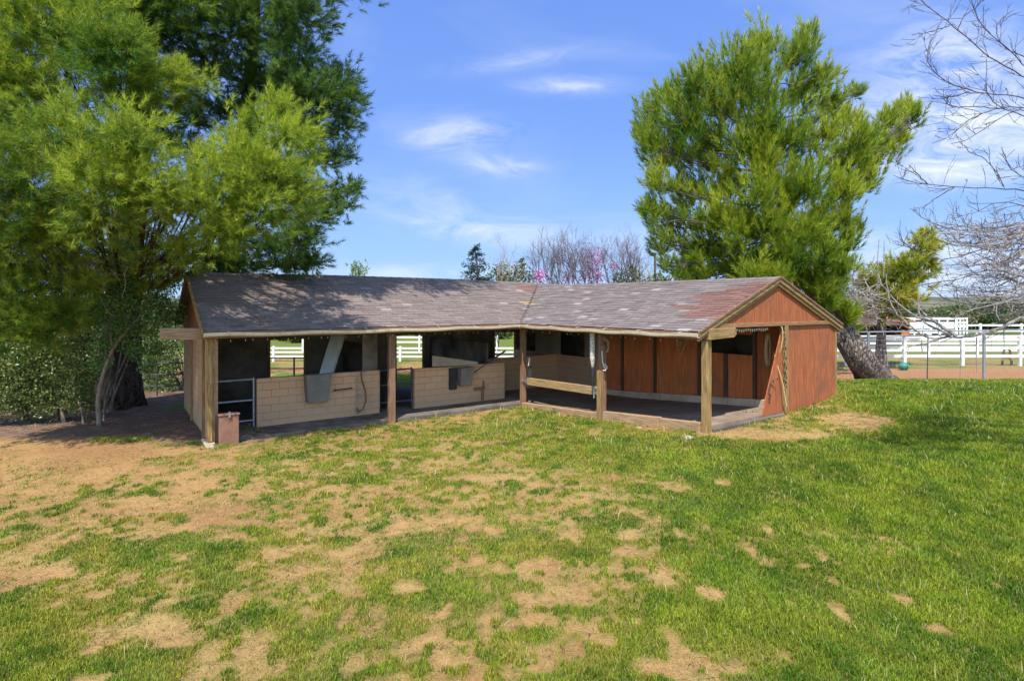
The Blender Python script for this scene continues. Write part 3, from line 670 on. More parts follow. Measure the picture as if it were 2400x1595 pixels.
def feed_bin(a0, a1, z0, z1, lab):
    t = thing('feed_bin', lab, 'feed bin', L((a0+a1)/2, 1.4, z0), math.pi/2-TH, 'grey feed bins hung on the half walls')
    m_ = MB(); b0, b1 = 1.16, 1.492
    o = [(a0,b0),(a1,b0),(a1,b1),(a0,b1)]; k = .06
    i_ = [(a0+k*.3,b0+.02),(a1-k*.3,b0+.02),(a1-k*.3,b1-.02),(a0+k*.3,b1-.02)]
    bt = [(a0+k,b0+.14),(a1-k,b0+.14),(a1-k,b1),(a0+k,b1)]
    v = [L(*p, z0) for p in bt]+[L(*p, z1) for p in o]+[L(*p, z1) for p in i_]+[L(p[0],p[1],z0+.06) for p in bt]
    f = [(3,2,1,0)]+[(j,(j+1)%4,4+(j+1)%4,4+j) for j in range(4)]+[(4+j,4+(j+1)%4,8+(j+1)%4,8+j) for j in range(4)]+[(8+j,8+(j+1)%4,12+(j+1)%4,12+j) for j in range(4)]+[(12,13,14,15)]
    m_.add(v, f); b_ = obj('body', m_, grey_bin, t, bevel=.012)
    m_ = MB(); m_.lbox(a0-.01,a1+.01,b0-.015,b0-.001,z1-.035,z1+.008); obj('rim', m_, grey_bin, b_, bevel=.004)
feed_bin(-6.12,-5.46,.55,1.30,'larger grey feed bin hung on the block half wall near the leaning sheet')
feed_bin(-1.42,-.92,.62,1.2,'smaller grey feed bin hung on the block half wall nearest the inner corner')
m_ = MB(); m_.lbox(-1.69,-1.43,1.40,1.497,.52,1.19); place(obj('rubber_mat', m_, rubber, None, bevel=.02), 'rubber_mat', 'black rubber mat hung on the block wall beside the smaller feed bin', 'mat')
# leaning sheet behind the first half wall
p = [wp(737,912,16.0), wp(768,912,16.15), wp(808,784,16.9), wp(776,784,16.75)]
m_ = MB(); p2 = [x+np.array([.02,.05,.0]) for x in p]
m_.hexa([p[0],p[1],p2[1],p2[0],p[3],p[2],p2[2],p2[3]])
e0, e1 = p[1], p[2]; m_.tube([e0, e1], .022, 6)
place(obj('metal_sheet', m_, sheet_m), 'metal_sheet', 'narrow pale metal sheet leaning behind the block half wall by the window', 'sheet')
m_ = MB(); q0, q1 = wp(1013,846,17.35), wp(1120,850,17.9)
m_.hexa([q0+(0,0,-.17), q1+(0,0,-.05), q1+(0,.04,-.05), q0+(0,.04,-.17), q0+(0,0,.17), q1+(0,0,.03), q1+(0,.04,.03), q0+(0,.04,.17)])
place(obj('loose_board', m_, simple('pale board', [(.3,(.22,.18,.13)),(.7,(.34,.28,.21))], 3)), 'loose_board', 'pale wedge of board lying along the top of the second half wall', 'board')
m_ = MB(); m_.tube([wp(1140,852,18.35), wp(1184,822,18.75)], .03, 8); m_.tube([wp(1108,875,18.05), wp(1140,852,18.35)], .016, 8)
place(obj('broom', m_, dkpipe), 'broom', 'dark long handled broom propped across the small window by the inner corner', 'broom')
# standpipe and hose on the first half wall
t = thing('standpipe', 'pale upright water pipe with a tap on the block half wall', 'water pipe', L(-4.66,1.46,.05), math.pi/2-TH)
m_ = MB(); m_.tube([L(-4.66,1.45,.02), L(-4.66,1.45,1.12)], .02, 8); obj('pipe', m_, conc, t)
m_ = MB(); m_.tube([L(-4.66,1.45,.62), L(-4.66,1.36,.62), L(-4.60,1.34,.56)], .018, 8); tap_ = obj('tap', m_, galv, t); m_ = MB(); m_.tube([L(-4.64,1.345,.66), L(-4.58,1.345,.66)], .02, 8); obj('handle', m_, galv, tap_)
m_ = MB(); m_.tube([onb(846,868,1.43), onb(848,890,1.41), onb(856,915,1.40), onb(858,935,1.39), onb(851,958,1.38), onb(840,966,1.37), onb(836,955,1.38)], .022, 8)
place(obj('hose', m_, simple('brown rubber hose', [(.3,(.12,.07,.04)),(.7,(.20,.12,.07))], 9)), 'hose', 'brown rubber hose looped down the block half wall beside the water pipe', 'hose')
m_ = MB(); m_.tube([onb(783,914,1.45), onb(784,914,1.38), onb(824,909,1.38), onb(825,909,1.45)], .018, 8); 
place(obj('wall_rail', m_, rubber), 'wall_rail', 'short dark rail fixed to the block half wall left of the water pipe', 'rail')
t = thing('drinker', 'rusty cross-shaped water fitting against the second half wall', 'drinker', onb(1132,938,1.46))
m_ = MB(); m_.tube([onb(1133,892,1.46), onb(1133,905,1.46), onb(1131,912,1.46), onb(1131,937,1.46)], [.028,.028,.05,.05], 8); obj('pipe', m_, bw[2], t)
m_ = MB(); m_.tube([onb(1112,911,1.42), onb(1136,908,1.42)], .04, 8); obj('bowl', m_, bw[0], t)
def pipe_gate(a0, a1, b, zs, m, lab, post_=True):
    t = thing('pipe_gate', lab, 'gate', L((a0+a1)/2, b, 0), math.pi/2-TH, 'pipe gates in the doorways of the half walls')
    for z in zs:
        m_ = MB(); m_.tube([L(a0, b, z), L(a1, b, z)], .025, 8); obj('rail', m_, m, t)
    for a in (a0, a1):
        m_ = MB(); m_.tube([L(a, b, zs[-1]-.15), L(a, b, zs[0]+.04)], .028, 8); obj('upright', m_, m, t)
pipe_gate(-8.28,-7.34,1.58,(1.27,.74,.22), galv, 'bare steel pipe gate closing the leftmost doorway of the stable')
pipe_gate(-3.92,-2.90,1.62,(1.25,.82,.30), dkpipe, 'dark pipe gate in the doorway between the two block half walls')
# ropes
m_ = MB(); top, bot = wp(1388,780,15.15), wp(1389,862,15.15)
for k_ in range(3):
    pts = []; rr = []
    for i in range(60):
        f_ = i/59; c_ = top+(bot-top)*f_; r_ = .045*(1-.55*max(0,(f_-.7)/.3)); an = f_*38+k_*2.09
        pts.append(c_+np.array([math.cos(an)*r_, math.sin(an)*r_, 0])); rr.append(.028*(1-.6*max(0,(f_-.75)/.25)))
    m_.tube(pts, rr, 6)
t = thing('braided_rope', 'thick pale braided rope with a dark tail hanging by the middle post', 'rope', tuple(bot-(0,0,.45)))
obj('braid', m_, white_rope, t); m_ = MB(); m_.tube([bot+(0,0,.06), bot-(0,0,.2), bot-(.0,0,.45)], [.03,.045,.01], 8); obj('tail', m_, rubber, t)
m_ = MB(); m_.tube([wp(1411,822,15.0), wp(1412,845,14.98), wp(1415,858,14.95), wp(1421,866,14.92), wp(1423,860,14.92), wp(1417,852,14.94)], .016, 6); m_.tube([wp(1413,867,14.93), wp(1418,868,14.92), wp(1423,862,14.92)], .014, 6)
place(obj('lead_rope', m_, simple('white cotton rope', [(.3,(.5,.45,.38)),(.7,(.7,.65,.58))], 40)), 'lead_rope', 'thin white lead rope looped on the side of the middle post', 'rope')
m_ = MB(); c_ = wp(1414,795,15.05)
for i in range(5): m_.tube([c_+(-.02,0,.02*i), c_+(.10+.01*i,-.02,-.06), c_+(.13,-.03,-.22-.02*i), c_+(.05,-.02,-.36), c_+(-.02,0,-.3)], .022, 6)
place(obj('halter', m_, bw[2]), 'halter', 'brown halter bundled on the upper side of the middle post', 'halter')
t = thing('hand_shovel', 'dark shovel with a pale handle hung beside the corner post', 'shovel', tuple(wp(1243,885,17.8)))
m_ = MB(); m_.tube([wp(1238,857,17.75), wp(1240,848,17.75), wp(1241,840,17.75), wp(1239,838,17.75)], [.02,.02,.03,.03], 8); obj('handle', m_, white_rope, t)
m_ = MB(); m_.hexa([wp(1237,884,17.8), wp(1246,884,17.8), wp(1246,884,17.84), wp(1237,884,17.84), wp(1238,857,17.8), wp(1246,856,17.8), wp(1246,856,17.84), wp(1238,857,17.84)]); obj('blade', m_, rubber, t)
t = thing('notice_card', 'small white notice card on the red wall above the stalls', 'notice', tuple(ona(1590,802,3.88)))
c0 = ona(1590,804,3.885); m_ = MB()
def rect(m_, c, hw, hh, d):
    u = np.array([Bv[0],Bv[1],0]); n_ = np.array([Av[0],Av[1],0]); z_ = np.array([0,0,1.])
    m_.hexa([c-u*hw-z_*hh-n_*d, c+u*hw-z_*hh-n_*d, c+u*hw-z_*hh, c-u*hw-z_*hh, c-u*hw+z_*hh-n_*d, c+u*hw+z_*hh-n_*d, c+u*hw+z_*hh, c-u*hw+z_*hh])
rect(m_, c0, .095, .068, .012); cd = obj('card', m_, conc, t)
m_ = MB()
for k_ in range(3): rect(m_, c0-np.array([Av[0],Av[1],0])*.0125+np.array([0,0,.032-.032*k_])+np.array([Bv[0],Bv[1],0])*(.01*((k_*7)%3-1)), .055-.012*(k_%2), .007, .002)
obj('faded_print', m_, grey_bin, cd)
m_ = MB(); m_.tube([ona(1610,796,3.8), ona(1606,808,3.78), ona(1600,822,3.78), ona(1596,832,3.78)], .012, 6)
place(obj('cord', m_, rope_m), 'cord', 'short tan cord dangling by the white notice card', 'cord')
t = thing('rope_coil', 'tan lariat rope coiled inside the gable end, its tail trailing down the post', 'rope', tuple(wp(1845,955,14.4)))
c0 = wp(1799,818,14.72); u = np.array([Bv[0]*.6+.5,Bv[1]*.2,0]); u /= np.linalg.norm(u)
m_ = MB()
for k_, (du, dz, r1, r2) in enumerate(((0,0,.15,.40),(-.03,-.03,.17,.41),(.02,-.06,.13,.38),(-.015,-.01,.12,.40))): m_.torus(c0+u*du+np.array([0,-.02*k_,dz]), u, (0,0,1), r1, r2, .014, 32)
obj('coil', m_, rope_m, t)
m_ = MB(); m_.tube([wp(1812,838,14.6), wp(1822,842,14.2), wp(1831,815,14.10), wp(1835,785,14.08), wp(1833,768,14.08), wp(1830,763,14.1)], .015, 6)
m_.tube([wp(1814,826,14.6), wp(1820,850,14.1), wp(1828,875,14.05), wp(1836,905,14.04), wp(1840,930,14.04), wp(1844,952,14.04)], .015, 6)
obj('tail', m_, rope_m, t)
# string lights
bulb_m = simple('small clear bulb', [(.3,(.45,.42,.36)),(.7,(.75,.72,.65))], 9, rough=.3, bmp=0)
def bulbs(parent, pts, m, r=.009):
    first = None
    for p in pts:
        p = np.array(p)
        if first is None:
            m_ = MB(); m_.tube([p, p-(0,0,.02), p-(0,0,.055)], [r*.7, r, r*.4], 6); first = obj('bulb', m_, m, parent); ref = p
        else:
            o = first.copy(); C.objects.link(o); d = Matrix(WM[parent]).inverted().to_3x3() @ Vector(tuple(p-ref)); o.location = d
t = thing('string_lights', 'string of tiny bulbs sagging under the long left eave', 'string lights', L(-4,.28,2.1), math.pi/2-TH)
pts = [L(-8.4+.16*i,.285,2.395-.02*abs(math.sin(i*.55))) for i in range(52)]
m_ = MB(); m_.tube(pts, .005, 4); obj('cord', m_, dkpipe, t); bulbs(t, [p for i, p in enumerate(pts) if (i*7) % 11 < 7], bulb_m)
t = thing('string_lights', 'string of tiny bulbs under the right eave, above the plank bar', 'string lights', L(.28,-3,2.1), math.pi/2-TH)
pts = [L(.285,.2-.16*i,2.395-.02*abs(math.sin(i*.6))) for i in range(38)]
m_ = MB(); m_.tube(pts, .005, 4); obj('cord', m_, dkpipe, t); bulbs(t, [p for i, p in enumerate(pts) if (i*5) % 13 < 6], bulb_m)
t = thing('string_lights', 'tangled white fairy lights below the tie beam of the gable end', 'string lights', L(2.2,-6.5,2.5), math.pi/2-TH)
pts = [L(1.45+.045*i,-6.49,2.63-.035*abs(math.sin(i*1.9))) for i in range(30)]
m_ = MB(); m_.tube(pts, .008, 4); obj('cord', m_, rope_m, t); bulbs(t, pts[::2], bulb_m, .016)
t = thing('string_lights', 'dark dead string of lights dangling beside the gable post', 'string lights', tuple(wp(1850,960,14.06)))
pts = [wp(1838+2*math.sin(i*1.7)+(i/24)*5, 770+i*5.6, 14.06) for i in range(25)]
m_ = MB(); m_.tube(pts, .007, 4); obj('cord', m_, dkpipe, t); bulbs(t, pts[::2], rubber, .018)
t = thing('string_lights', 'short dark light string hanging on the red panel inside the gable post', 'string lights', tuple(wp(1804,940,13.85)))
pts = [wp(x, y, 13.85) for x, y in ((1822,885),(1812,890),(1806,898),(1803,910),(1801,920),(1806,924),(1803,932),(1803,940))]
m_ = MB(); m_.tube(pts, .01, 4); obj('cord', m_, dkpipe, t); bulbs(t, pts, rubber, .018)
def stone(px, py, r, lab, z=None, grp=None):
    X, Y, z = ground_at(px, py); m_ = MB(); n = 9; q_ = min(1, r/.12)
    prof = [(r*.8,-.03*q_),(r,.015*q_),(r*.75,.045*q_),(r*.3,.062*q_)]; m_.lathe(prof, X, Y, n); m_.v = [(x+random.uniform(-.15,.15)*r, y+random.uniform(-.15,.15)*r, zz+z+random.uniform(-.01,.01)*q_) for x, y, zz in m_.v]
    place(obj('stone', m_, rock_m), 'stone', lab, 'stone', grp)
stone(1615,1027,.13,'flat white stone on bare soil in front of the right corner post')
stone(1668,1008,.16,'pale lump of concrete at the foot of the right corner post')
stone(1497,1003,.07,'small pale stone lying beside the timber curb')
stone(470,1325,.03,'tiny white pebble in the lawn below the utility box'); stone(190,1493,.035,'tiny pale pebble among the grass near the lower left')
# ------------------------------------------------------------------ foliage
def unit(v): return v/(np.linalg.norm(v, axis=-1, keepdims=True)+1e-9)
def tufts(P, D, Ls, N, nl, nw, colA, colB, spread=(.35,1.15), tvar=None):
    """shoots of needles: P base points, D directions, Ls shoot length"""
    M = len(P); D = unit(D); ref = np.where(np.abs(D[:,2:3]) < .9, np.array([[0,0,1.]]), np.array([[1.,0,0]]))
    U = unit(np.cross(D, ref)); W = np.cross(D, U)
    tt = rng.uniform(0, 1, (M,N)); az = rng.uniform(0, 2*np.pi, (M,N)); th = spread[0]+(spread[1]-spread[0])*(1-tt)*rng.uniform(.6,1.1,(M,N))
    base = P[:,None]+D[:,None]*(Ls[:,None]*tt)[...,None]
    dr = D[:,None]*np.cos(th)[...,None]+(U[:,None]*np.cos(az)[...,None]+W[:,None]*np.sin(az)[...,None])*np.sin(th)[...,None]
    dr[...,2] -= .10; dr = unit(dr)
    sd = unit(np.cross(dr, rng.normal(0,1,(M,N,3))))
    l = (nl*rng.uniform(.7,1.25,(M,N)))[...,None]; w = nw*.5
    V = np.stack([base-sd*w, base+sd*w, base+dr*l], 2).reshape(-1, 3)
    f = np.clip(rng.uniform(0,1,(M,1))*.7+rng.uniform(0,1,(M,N))*.3, 0, 1) if tvar is None else np.clip(tvar[:,None]+rng.uniform(-.2,.2,(M,N)), 0, 1)
    c = colA+(colB-colA)*f[...,None]; c = c*rng.uniform(.8,1.2,(M,N))[...,None]
    return V, np.repeat(c.reshape(-1,3), 3, 0)
def bez(p, c, q, n=7):
    t = np.linspace(0,1,n)[:,None]; p, c, q = map(np.array, (p,c,q)); return (1-t)**2*p+2*t*(1-t)*c+t*t*q
def interp_poly(pl, t):
    pl = np.array(pl, float); d = np.concatenate([[0], np.cumsum(np.linalg.norm(np.diff(pl, axis=0), axis=1))]); d /= d[-1]
    return np.array([np.interp(t, d, pl[:,i]) for i in range(3)])
def smooth_poly(pl, n):
    pl = np.array(pl, float)
    for _ in range(2):
        o = [pl[0]]
        for a, b2 in zip(pl[:-1], pl[1:]): o += [a*.75+b2*.25, a*.25+b2*.75]
        o.append(pl[-1]); pl = np.array(o)
    return np.array([interp_poly(pl, t) for t in np.linspace(0,1,n)])
def pine(name, label, cat, lobes, trunk, trad, bark, N, nl, nw, shoot, per_r, cA, cB, updir=.7, squash=.75, twigm=None, limb_t=(.35,1), group=None, spread=(.35,1.15)):
    base = np.array(trunk[0]); th_ = thing(name, label, cat, tuple(base), 0, group)
    tp = smooth_poly(trunk, 26); tr = np.interp(np.linspace(0,1,26), np.linspace(0,1,len(trad)), trad)
    m_ = MB(); m_.tube(tp, tr, 28)
    vv = np.array(m_.v).reshape(26, 28, 3); cc_ = vv.mean(1, keepdims=True); aa_ = 2*np.pi*np.arange(28)/28; hh_ = np.linalg.norm(tp-tp[0], axis=1)[:,None]
    k_ = 1+.09*np.sin(3*aa_[None]+.5*hh_)+.06*np.sin(7*aa_[None]+1.1*hh_)+.035*np.sin(13*aa_[None]-2*hh_)+np.exp(-hh_/.45)*(.28+.2*np.sin(5*aa_[None]))
    m_.v = (cc_+(vv-cc_)*k_[...,None]).reshape(-1,3).tolist(); to = obj('trunk', m_, bark, th_, smooth=True)
    lm = MB(); Vs, Cs = [], []
    cen = np.mean([l[0] for l in lobes], 0)
    for c, r in lobes:
        c = np.array(c, float)
        best = min(np.linspace(limb_t[0], limb_t[1], 14), key=lambda t: np.linalg.norm(interp_poly(tp, t)+np.array([0,0,.35*np.linalg.norm(interp_poly(tp,t)[:2]-c[:2])])-c))
        s = interp_poly(tp, best); mid = (s+c)/2+np.array([rng.normal(0,.15),rng.normal(0,.15), -.12*np.linalg.norm(c-s)])
        rr = .015+.0085*np.linalg.norm(c-s)**.8
        limb = bez(s, mid, c, 9); limb += rng.normal(0,.035,(9,3)); limb[0] = s
        lm.tube(limb, np.linspace(rr, .016, 9), 6)
        M = max(8, int(per_r*r**2)); d = unit(rng.normal(0,1,(M,3))); rad = rng.uniform(.12,1,(M,1))**.5
        # uneven lobe: pull some directions in and out
        wob = 1+.32*np.sin(d[:,:1]*5+c[0]*3)+.28*np.sin(d[:,1:2]*6+c[2]*5)+.2*np.sin(d[:,2:]*9+c[0]*7)
        P = c+d*rad*r*wob*np.array([1,1,squash])
        out = unit(c-s); D = unit(d*.75+out*.35+np.array([0,0,updir])+rng.normal(0,.22,(M,3)))
        cl = float(np.clip(.5+rng.normal(0,.16), 0, 1)); tv = np.clip(cl+.25*d[:,2]+rng.normal(0,.16,M), 0, 1)
        V, cc = tufts(P-D*shoot*.5, D, np.full(M, shoot)*rng.uniform(.7,1.3,M), N, nl, nw, cA, cB, spread, tvar=tv); Vs.append(V); Cs.append(cc)
        nl_ = 10 if np.linalg.norm(c-s) > .8 else 0
        if nl_:
            ii = rng.integers(4, 9, nl_*4); Pl = limb[ii]+rng.normal(0,.10*min(1.5,r/.6),(nl_*4,3)); Dl = unit(np.tile(out*.5+np.array([0,0,updir]),(nl_*4,1))+rng.normal(0,.5,(nl_*4,3)))
            V, cc = tufts(Pl, Dl, np.full(nl_*4, shoot)*rng.uniform(.6,1.1,nl_*4), N, nl, nw, cA, cB, spread, tvar=np.clip(rng.normal(.4,.2,nl_*4),0,1)); Vs.append(V); Cs.append(cc)
        for i in range(0, M, max(1, M//12)):
            e = P[i]; lm.tube(bez(limb[rng.integers(4,9)], (limb[6]+e)/2+rng.normal(0,.06,3), e, 4), np.linspace(.012,.006,4), 3, cap=False)
    obj('branches', lm, twigm or bark, th_)
    obj_np('crown', np.concatenate(Vs), 3, needle_m, th_, np.concatenate(Cs))
    return th_
def lob(lst): return [(wp(x, y, d), r*d/F) for x, y, r, d in lst]
# left pine: near sunlit boughs and the shaded rear
near_l = [(90,40,150,11.6),(250,110,120,11.2),(50,190,140,11.4),(300,210,95,11.9),(160,320,120,10.8),(300,310,85,10.6),(60,420,135,11.0),(240,420,125,10.6),(340,430,85,11.0),
 (480,450,100,11.5),(590,400,105,11.9),(680,320,75,12.2),(620,480,105,11.9),(520,540,75,11.6),(690,440,60,12.1),(430,585,50,12.0),(110,540,105,11.9),(200,510,85,11.6),(10,600,90,12.2),
 (20,300,90,11.5),(380,180,70,12.5),(430,200,60,13),(560,340,60,12.6),(610,280,50,12.8),(660,250,45,13),(190,20,110,12),(-60,120,140,11.5),(-60,480,140,11.5),(-80,300,120,11),(380,480,60,11.2),(640,400,70,11.7),(470,370,45,12)]
low_l = [(60,680,95,12.4),(140,730,75,12.6),(0,760,80,12.3),(90,770,60,12.5),(200,660,40,12.8),(-60,690,90,12.2)]
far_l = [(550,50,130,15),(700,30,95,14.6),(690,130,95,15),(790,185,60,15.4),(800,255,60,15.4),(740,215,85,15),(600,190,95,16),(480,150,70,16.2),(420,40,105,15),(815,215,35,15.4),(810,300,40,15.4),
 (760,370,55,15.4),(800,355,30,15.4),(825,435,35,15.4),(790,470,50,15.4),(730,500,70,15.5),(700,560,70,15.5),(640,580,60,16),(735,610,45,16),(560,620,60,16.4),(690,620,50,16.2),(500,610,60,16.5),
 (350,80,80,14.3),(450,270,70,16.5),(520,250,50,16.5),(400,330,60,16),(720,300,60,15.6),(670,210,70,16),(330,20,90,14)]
above = [(620,-110,160,15),(760,-150,150,14.5),(480,-160,170,15),(300,-120,170,13),(100,-130,180,12.5),(860,-280,150,14.5),(650,-300,190,15),(400,-330,200,15),(900,-150,75,14.2),(150,-330,190,13.5),(550,-480,190,15.5),(780,-430,170,15),(950,-330,90,14.5),(-100,-150,190,12),(-150,50,170,12.5)]
gA, gB = np.array([.065,.17,.025]), np.array([.48,.55,.055])
tX, tY, tZ = ground_at(275, 952)
pine('pine_tree', 'huge bright green bushy pine overhanging the left end of the stable', 'tree', lob(near_l+above)+lob(low_l),
     [(tX,tY,tZ-.2),(tX+.05,tY,tZ+1.8),(tX+.25,tY-.05,4.5),(tX+.8,tY-.3,8),(tX+1.3,tY-.6,12),(tX+1.6,tY-.8,17.5)], [.62,.44,.40,.34,.26,.06], bark_dark, 34, .15, .0115, .20, 430, gA, gB, updir=.42, squash=.85, limb_t=(.22,.9))
pine('pine_tree', 'blue green pine with shade put into its needle colour, rising behind the stable, right of the huge bushy pine', 'tree', lob(far_l),
     [(-10.3,20.0,-.2),(-10.0,19.6,2.5),(-9.2,18.6,5.5),(-8.3,17.6,8.5),(-7.6,16.8,11.5),(-7.2,16.2,14)], [.42,.34,.28,.22,.15,.05], bark_dark, 32, .15, .013, .20, 330, np.array([.035,.11,.03]), np.array([.22,.34,.06]), updir=.35, squash=.7, limb_t=(.3,.97))  # shade of the rear boughs is put into these darker needle colours
# right pine with the leaning trunk
rl_ = [(1790,90,62),(1740,130,75),(1890,65,42),(1872,110,58),(1930,155,48),(1660,150,58),(1620,170,48),(1565,205,55),(1525,255,45),(1600,260,75),(1700,230,85),(1790,205,70),(1880,200,58),(1950,230,52),(1988,262,42),(2008,195,20),
 (1520,325,46),(1503,290,28),(1560,350,66),(1650,340,75),(1745,320,66),(1850,305,70),(1930,320,58),(2020,305,52),(2080,262,42),(2118,240,36),(2148,250,27),(2105,305,45),(2055,350,50),(2000,370,56),(1540,420,48),(1610,440,66),
 (1700,420,60),(1800,420,60),(1890,420,62),(1980,430,55),(2035,405,42),(1530,480,36),(1510,488,20),(1580,520,56),(1660,520,62),(1750,515,52),(1830,520,60),(1910,510,56),(1978,500,42),(1550,560,40),(1620,590,54),(1700,595,60),
 (1780,600,54),(1860,590,60),(1940,580,54),(1988,560,36),(2000,535,30),(1640,632,44),(1730,640,44),(1830,640,44),(1900,640,40),(1978,615,36),(1560,612,26),(1600,640,30),(1930,670,36),(1990,730,30),(1975,755,24),(1945,700,24)]
rf_ = [(1900,655,44),(1945,690,38),(1880,650,40),(1960,655,32)]
rl_ = [(x, y+(22 if y < 320 else 10), r*.77, 21+rng.uniform(-2.2,2.2)) for x, y, r in rl_]+[(x, y, r*.72, 20.0+rng.uniform(-.7,.7)) for x, y, r in rf_]+[(x, y, r, 19.3+rng.uniform(-.5,.5)) for x, y, r in ((1790,370,46),(1775,450,46),(1800,520,44),(1845,590,46),(1735,545,40),(1850,450,42),(1760,640,36),(1815,645,36),(1690,500,36),(1890,540,38),(1800,290,40))]
X0_, Y0_, Z0_ = ground_at(2052, 893)
pine('leaning_pine', 'large upright pine on a thick leaning trunk behind the red gable', 'tree', lob(rl_),
     [(X0_+.1,Y0_,Z0_-.25),wp(2020,850,20.3),wp(1975,780,20.5),wp(1920,690,20.8),wp(1850,600,21),wp(1800,480,21),wp(1775,330,21),wp(1790,170,21)], [.66,.50,.43,.36,.24,.15,.09,.04], bark_pine, 28, .25, .024, .38, 215, np.array([.08,.19,.02]), np.array([.46,.51,.04]), updir=1.25, squash=1.2, twigm=bark_dusk, spread=(.22,.85), limb_t=(.42,.97))
# smaller pine beyond
sp_ = [(2080,645,52),(2125,625,42),(2158,600,30),(2165,565,30),(2170,545,20),(2050,690,44),(2115,690,46),(2085,725,36),(2185,575,18),(2140,650,36),(2030,660,26),(2180,620,20)]
sp_ = [(x,y,r*.9,27.5+rng.uniform(-1,1)) for x, y, r in sp_]
X1_, Y1_ = (2066-1200)/F*28, 28.
pine('small_pine', 'small pine with a straight grey trunk beyond the white fence', 'tree', lob(sp_), [(X1_,Y1_,-.2),wp(2066,760,28),wp(2068,700,28),wp(2095,640,28),wp(2150,570,28)], [.26,.2,.17,.12,.03], bark_pine, 22, .27, .045, .34, 150, np.array([.16,.23,.03]), np.array([.56,.54,.06]), updir=.6, limb_t=(.5,1))

# broad leaves
def leaves(P, size, cA, cB, tv=None):
    M = len(P); d = unit(rng.normal(0,1,(M,3))); d[:,2] -= .35; d = unit(d); s_ = unit(np.cross(d, rng.normal(0,1,(M,3))))
    l = (size*rng.uniform(.6,1.3,M))[:,None]
    V = np.stack([P, P+d*l*.5+s_*l*.28, P+d*l, P+d*l*.5-s_*l*.28], 1).reshape(-1,3)
    f = rng.uniform(0,1,M) if tv is None else np.clip(tv+rng.uniform(-.3,.3,M),0,1)
    c = (cA+(cB-cA)*f[:,None])*rng.uniform(.75,1.25,(M,1))
    return V, np.repeat(c, 4, 0)
def blob_points(blobs, dens):
    out = []
    for c, r, sq in blobs:
        M = int(dens*r*r); d = unit(rng.normal(0,1,(M,3))); rad = rng.uniform(.05,1,(M,1))**.45
        wob = 1+.25*np.sin(d[:,:1]*6+c[0])+.2*np.sin(d[:,2:]*7+c[1])
        cl = np.array(c)+d*rad*r*wob*np.array([1,1,sq]); out.append(cl)
    return np.concatenate(out)
def shrub(name, label, cat, base, blobs, dens, size, cA, cB, stems=4, group=None, sm=None, sr=.03):
    t = thing(name, label, cat, tuple(base), 0, group)
    P = blob_points(blobs, dens); V, c = leaves(P, size, cA, cB)
    obj_np('foliage', V, 4, leaf_m, t, c)
    m_ = MB()
    for c_, r, sq in blobs[:max(stems, 1)]:
        b0 = np.array(base)+np.array([rng.normal(0,.08), rng.normal(0,.08), -.1]); e = np.array(c_)+np.array([0,0,.2*r])
        m_.tube(bez(b0, (b0+e)/2+np.array([rng.normal(0,.2),rng.normal(0,.1),.2]), e, 7), np.linspace(sr, sr*.35, 7), 5)
    obj('stems', m_, sm or bark_dark, t)
    return t
ivA, ivB = np.array([.025,.06,.015]), np.array([.085,.15,.035]); ylA, ylB = np.array([.06,.10,.02]), np.array([.20,.24,.05])
def pb(x, y, r, d, sq=1.): return (tuple(wp(x,y,d)), r*d/F, sq)
shrub('climbing_shrub', 'dark glossy leaved shrub climbing the pine trunk beside the stable end', 'shrub', (tX+.3,tY-1.0,0),
      [pb(x,y,r,d,1.) for x,y,r,d in ((330,640,62,15.2),(260,610,60,15),(395,640,50,15.9),(300,700,58,15.2),(365,700,45,15.6),(215,660,50,15),(400,735,36,16.3),(245,720,42,15.2),(330,570,55,15.4),(400,590,45,15.8),(200,600,50,15),(290,765,34,15.3),(350,765,34,15.6),(250,800,34,15.3),(320,815,30,15.5),(365,820,26,15.8),(235,850,28,15.3),(345,860,20,15.8))], 5200, .07, ivA*2.2, ivB*3.0, 5, sm=bark_grey)
shrub('privet_shrub', 'loose leafy shrub with pale stems left of the big trunk', 'shrub', ground_at(150,978), [pb(120,800,60,15.2),pb(60,830,60,15),pb(190,800,50,15.4),pb(150,860,50,15.3),pb(30,880,60,15),pb(90,910,50,15.2),pb(200,880,40,15.5),pb(0,800,60,15),pb(-40,870,80,15),pb(215,740,40,15.6),pb(30,930,45,15),pb(120,945,40,15.3),pb(175,930,36,15.4),pb(205,945,30,15.6),pb(60,950,36,15.2),pb(-20,950,40,15)], 5600, .075, np.array([.055,.10,.025]), np.array([.25,.30,.08]), 6, sm=bark_grey)
shrub('hedge_shrub', 'sunlit light green shrub beyond the trunk, seen beside the stable wall', 'shrub', (tX+2.0,tY+5,-.1), [pb(350,890,40,22.5),pb(385,860,40,22.5),pb(370,930,35,22.5),pb(330,930,30,22.5),pb(395,920,32,22.5),pb(390,800,36,22.5),pb(345,830,30,22.5)], 2600, .11, ylA, ylB*1.4, 3)
shrub('hedge_shrub', 'sunlit yellowish shrub behind the thin pale trunks at the far left', 'shrub', (-17,20,-.1), [pb(60,900,70,20),pb(150,910,60,20),pb(-20,850,80,20),pb(200,930,45,20),pb(110,850,50,20),pb(230,860,40,20)], 2600, .11, ylA, ylB*1.4, 3)
shrub('hedge_shrub', 'deep shadowed leafy mass behind the thin trunks at the far left', 'shrub', (-15.4,17.6,-.1), [pb(x,y,58,18+.012*abs(x-80),1.) for x, y in ((-40,760),(30,740),(100,760),(170,770),(-40,850),(20,880),(80,850),(150,900),(200,850),(-60,930),(40,940),(110,930),(205,930),(215,760),(60,680),(140,690),(200,690))], 1900, .085, ivA*1.6, np.array([.20,.27,.07]), 7, sm=bark_dusk)
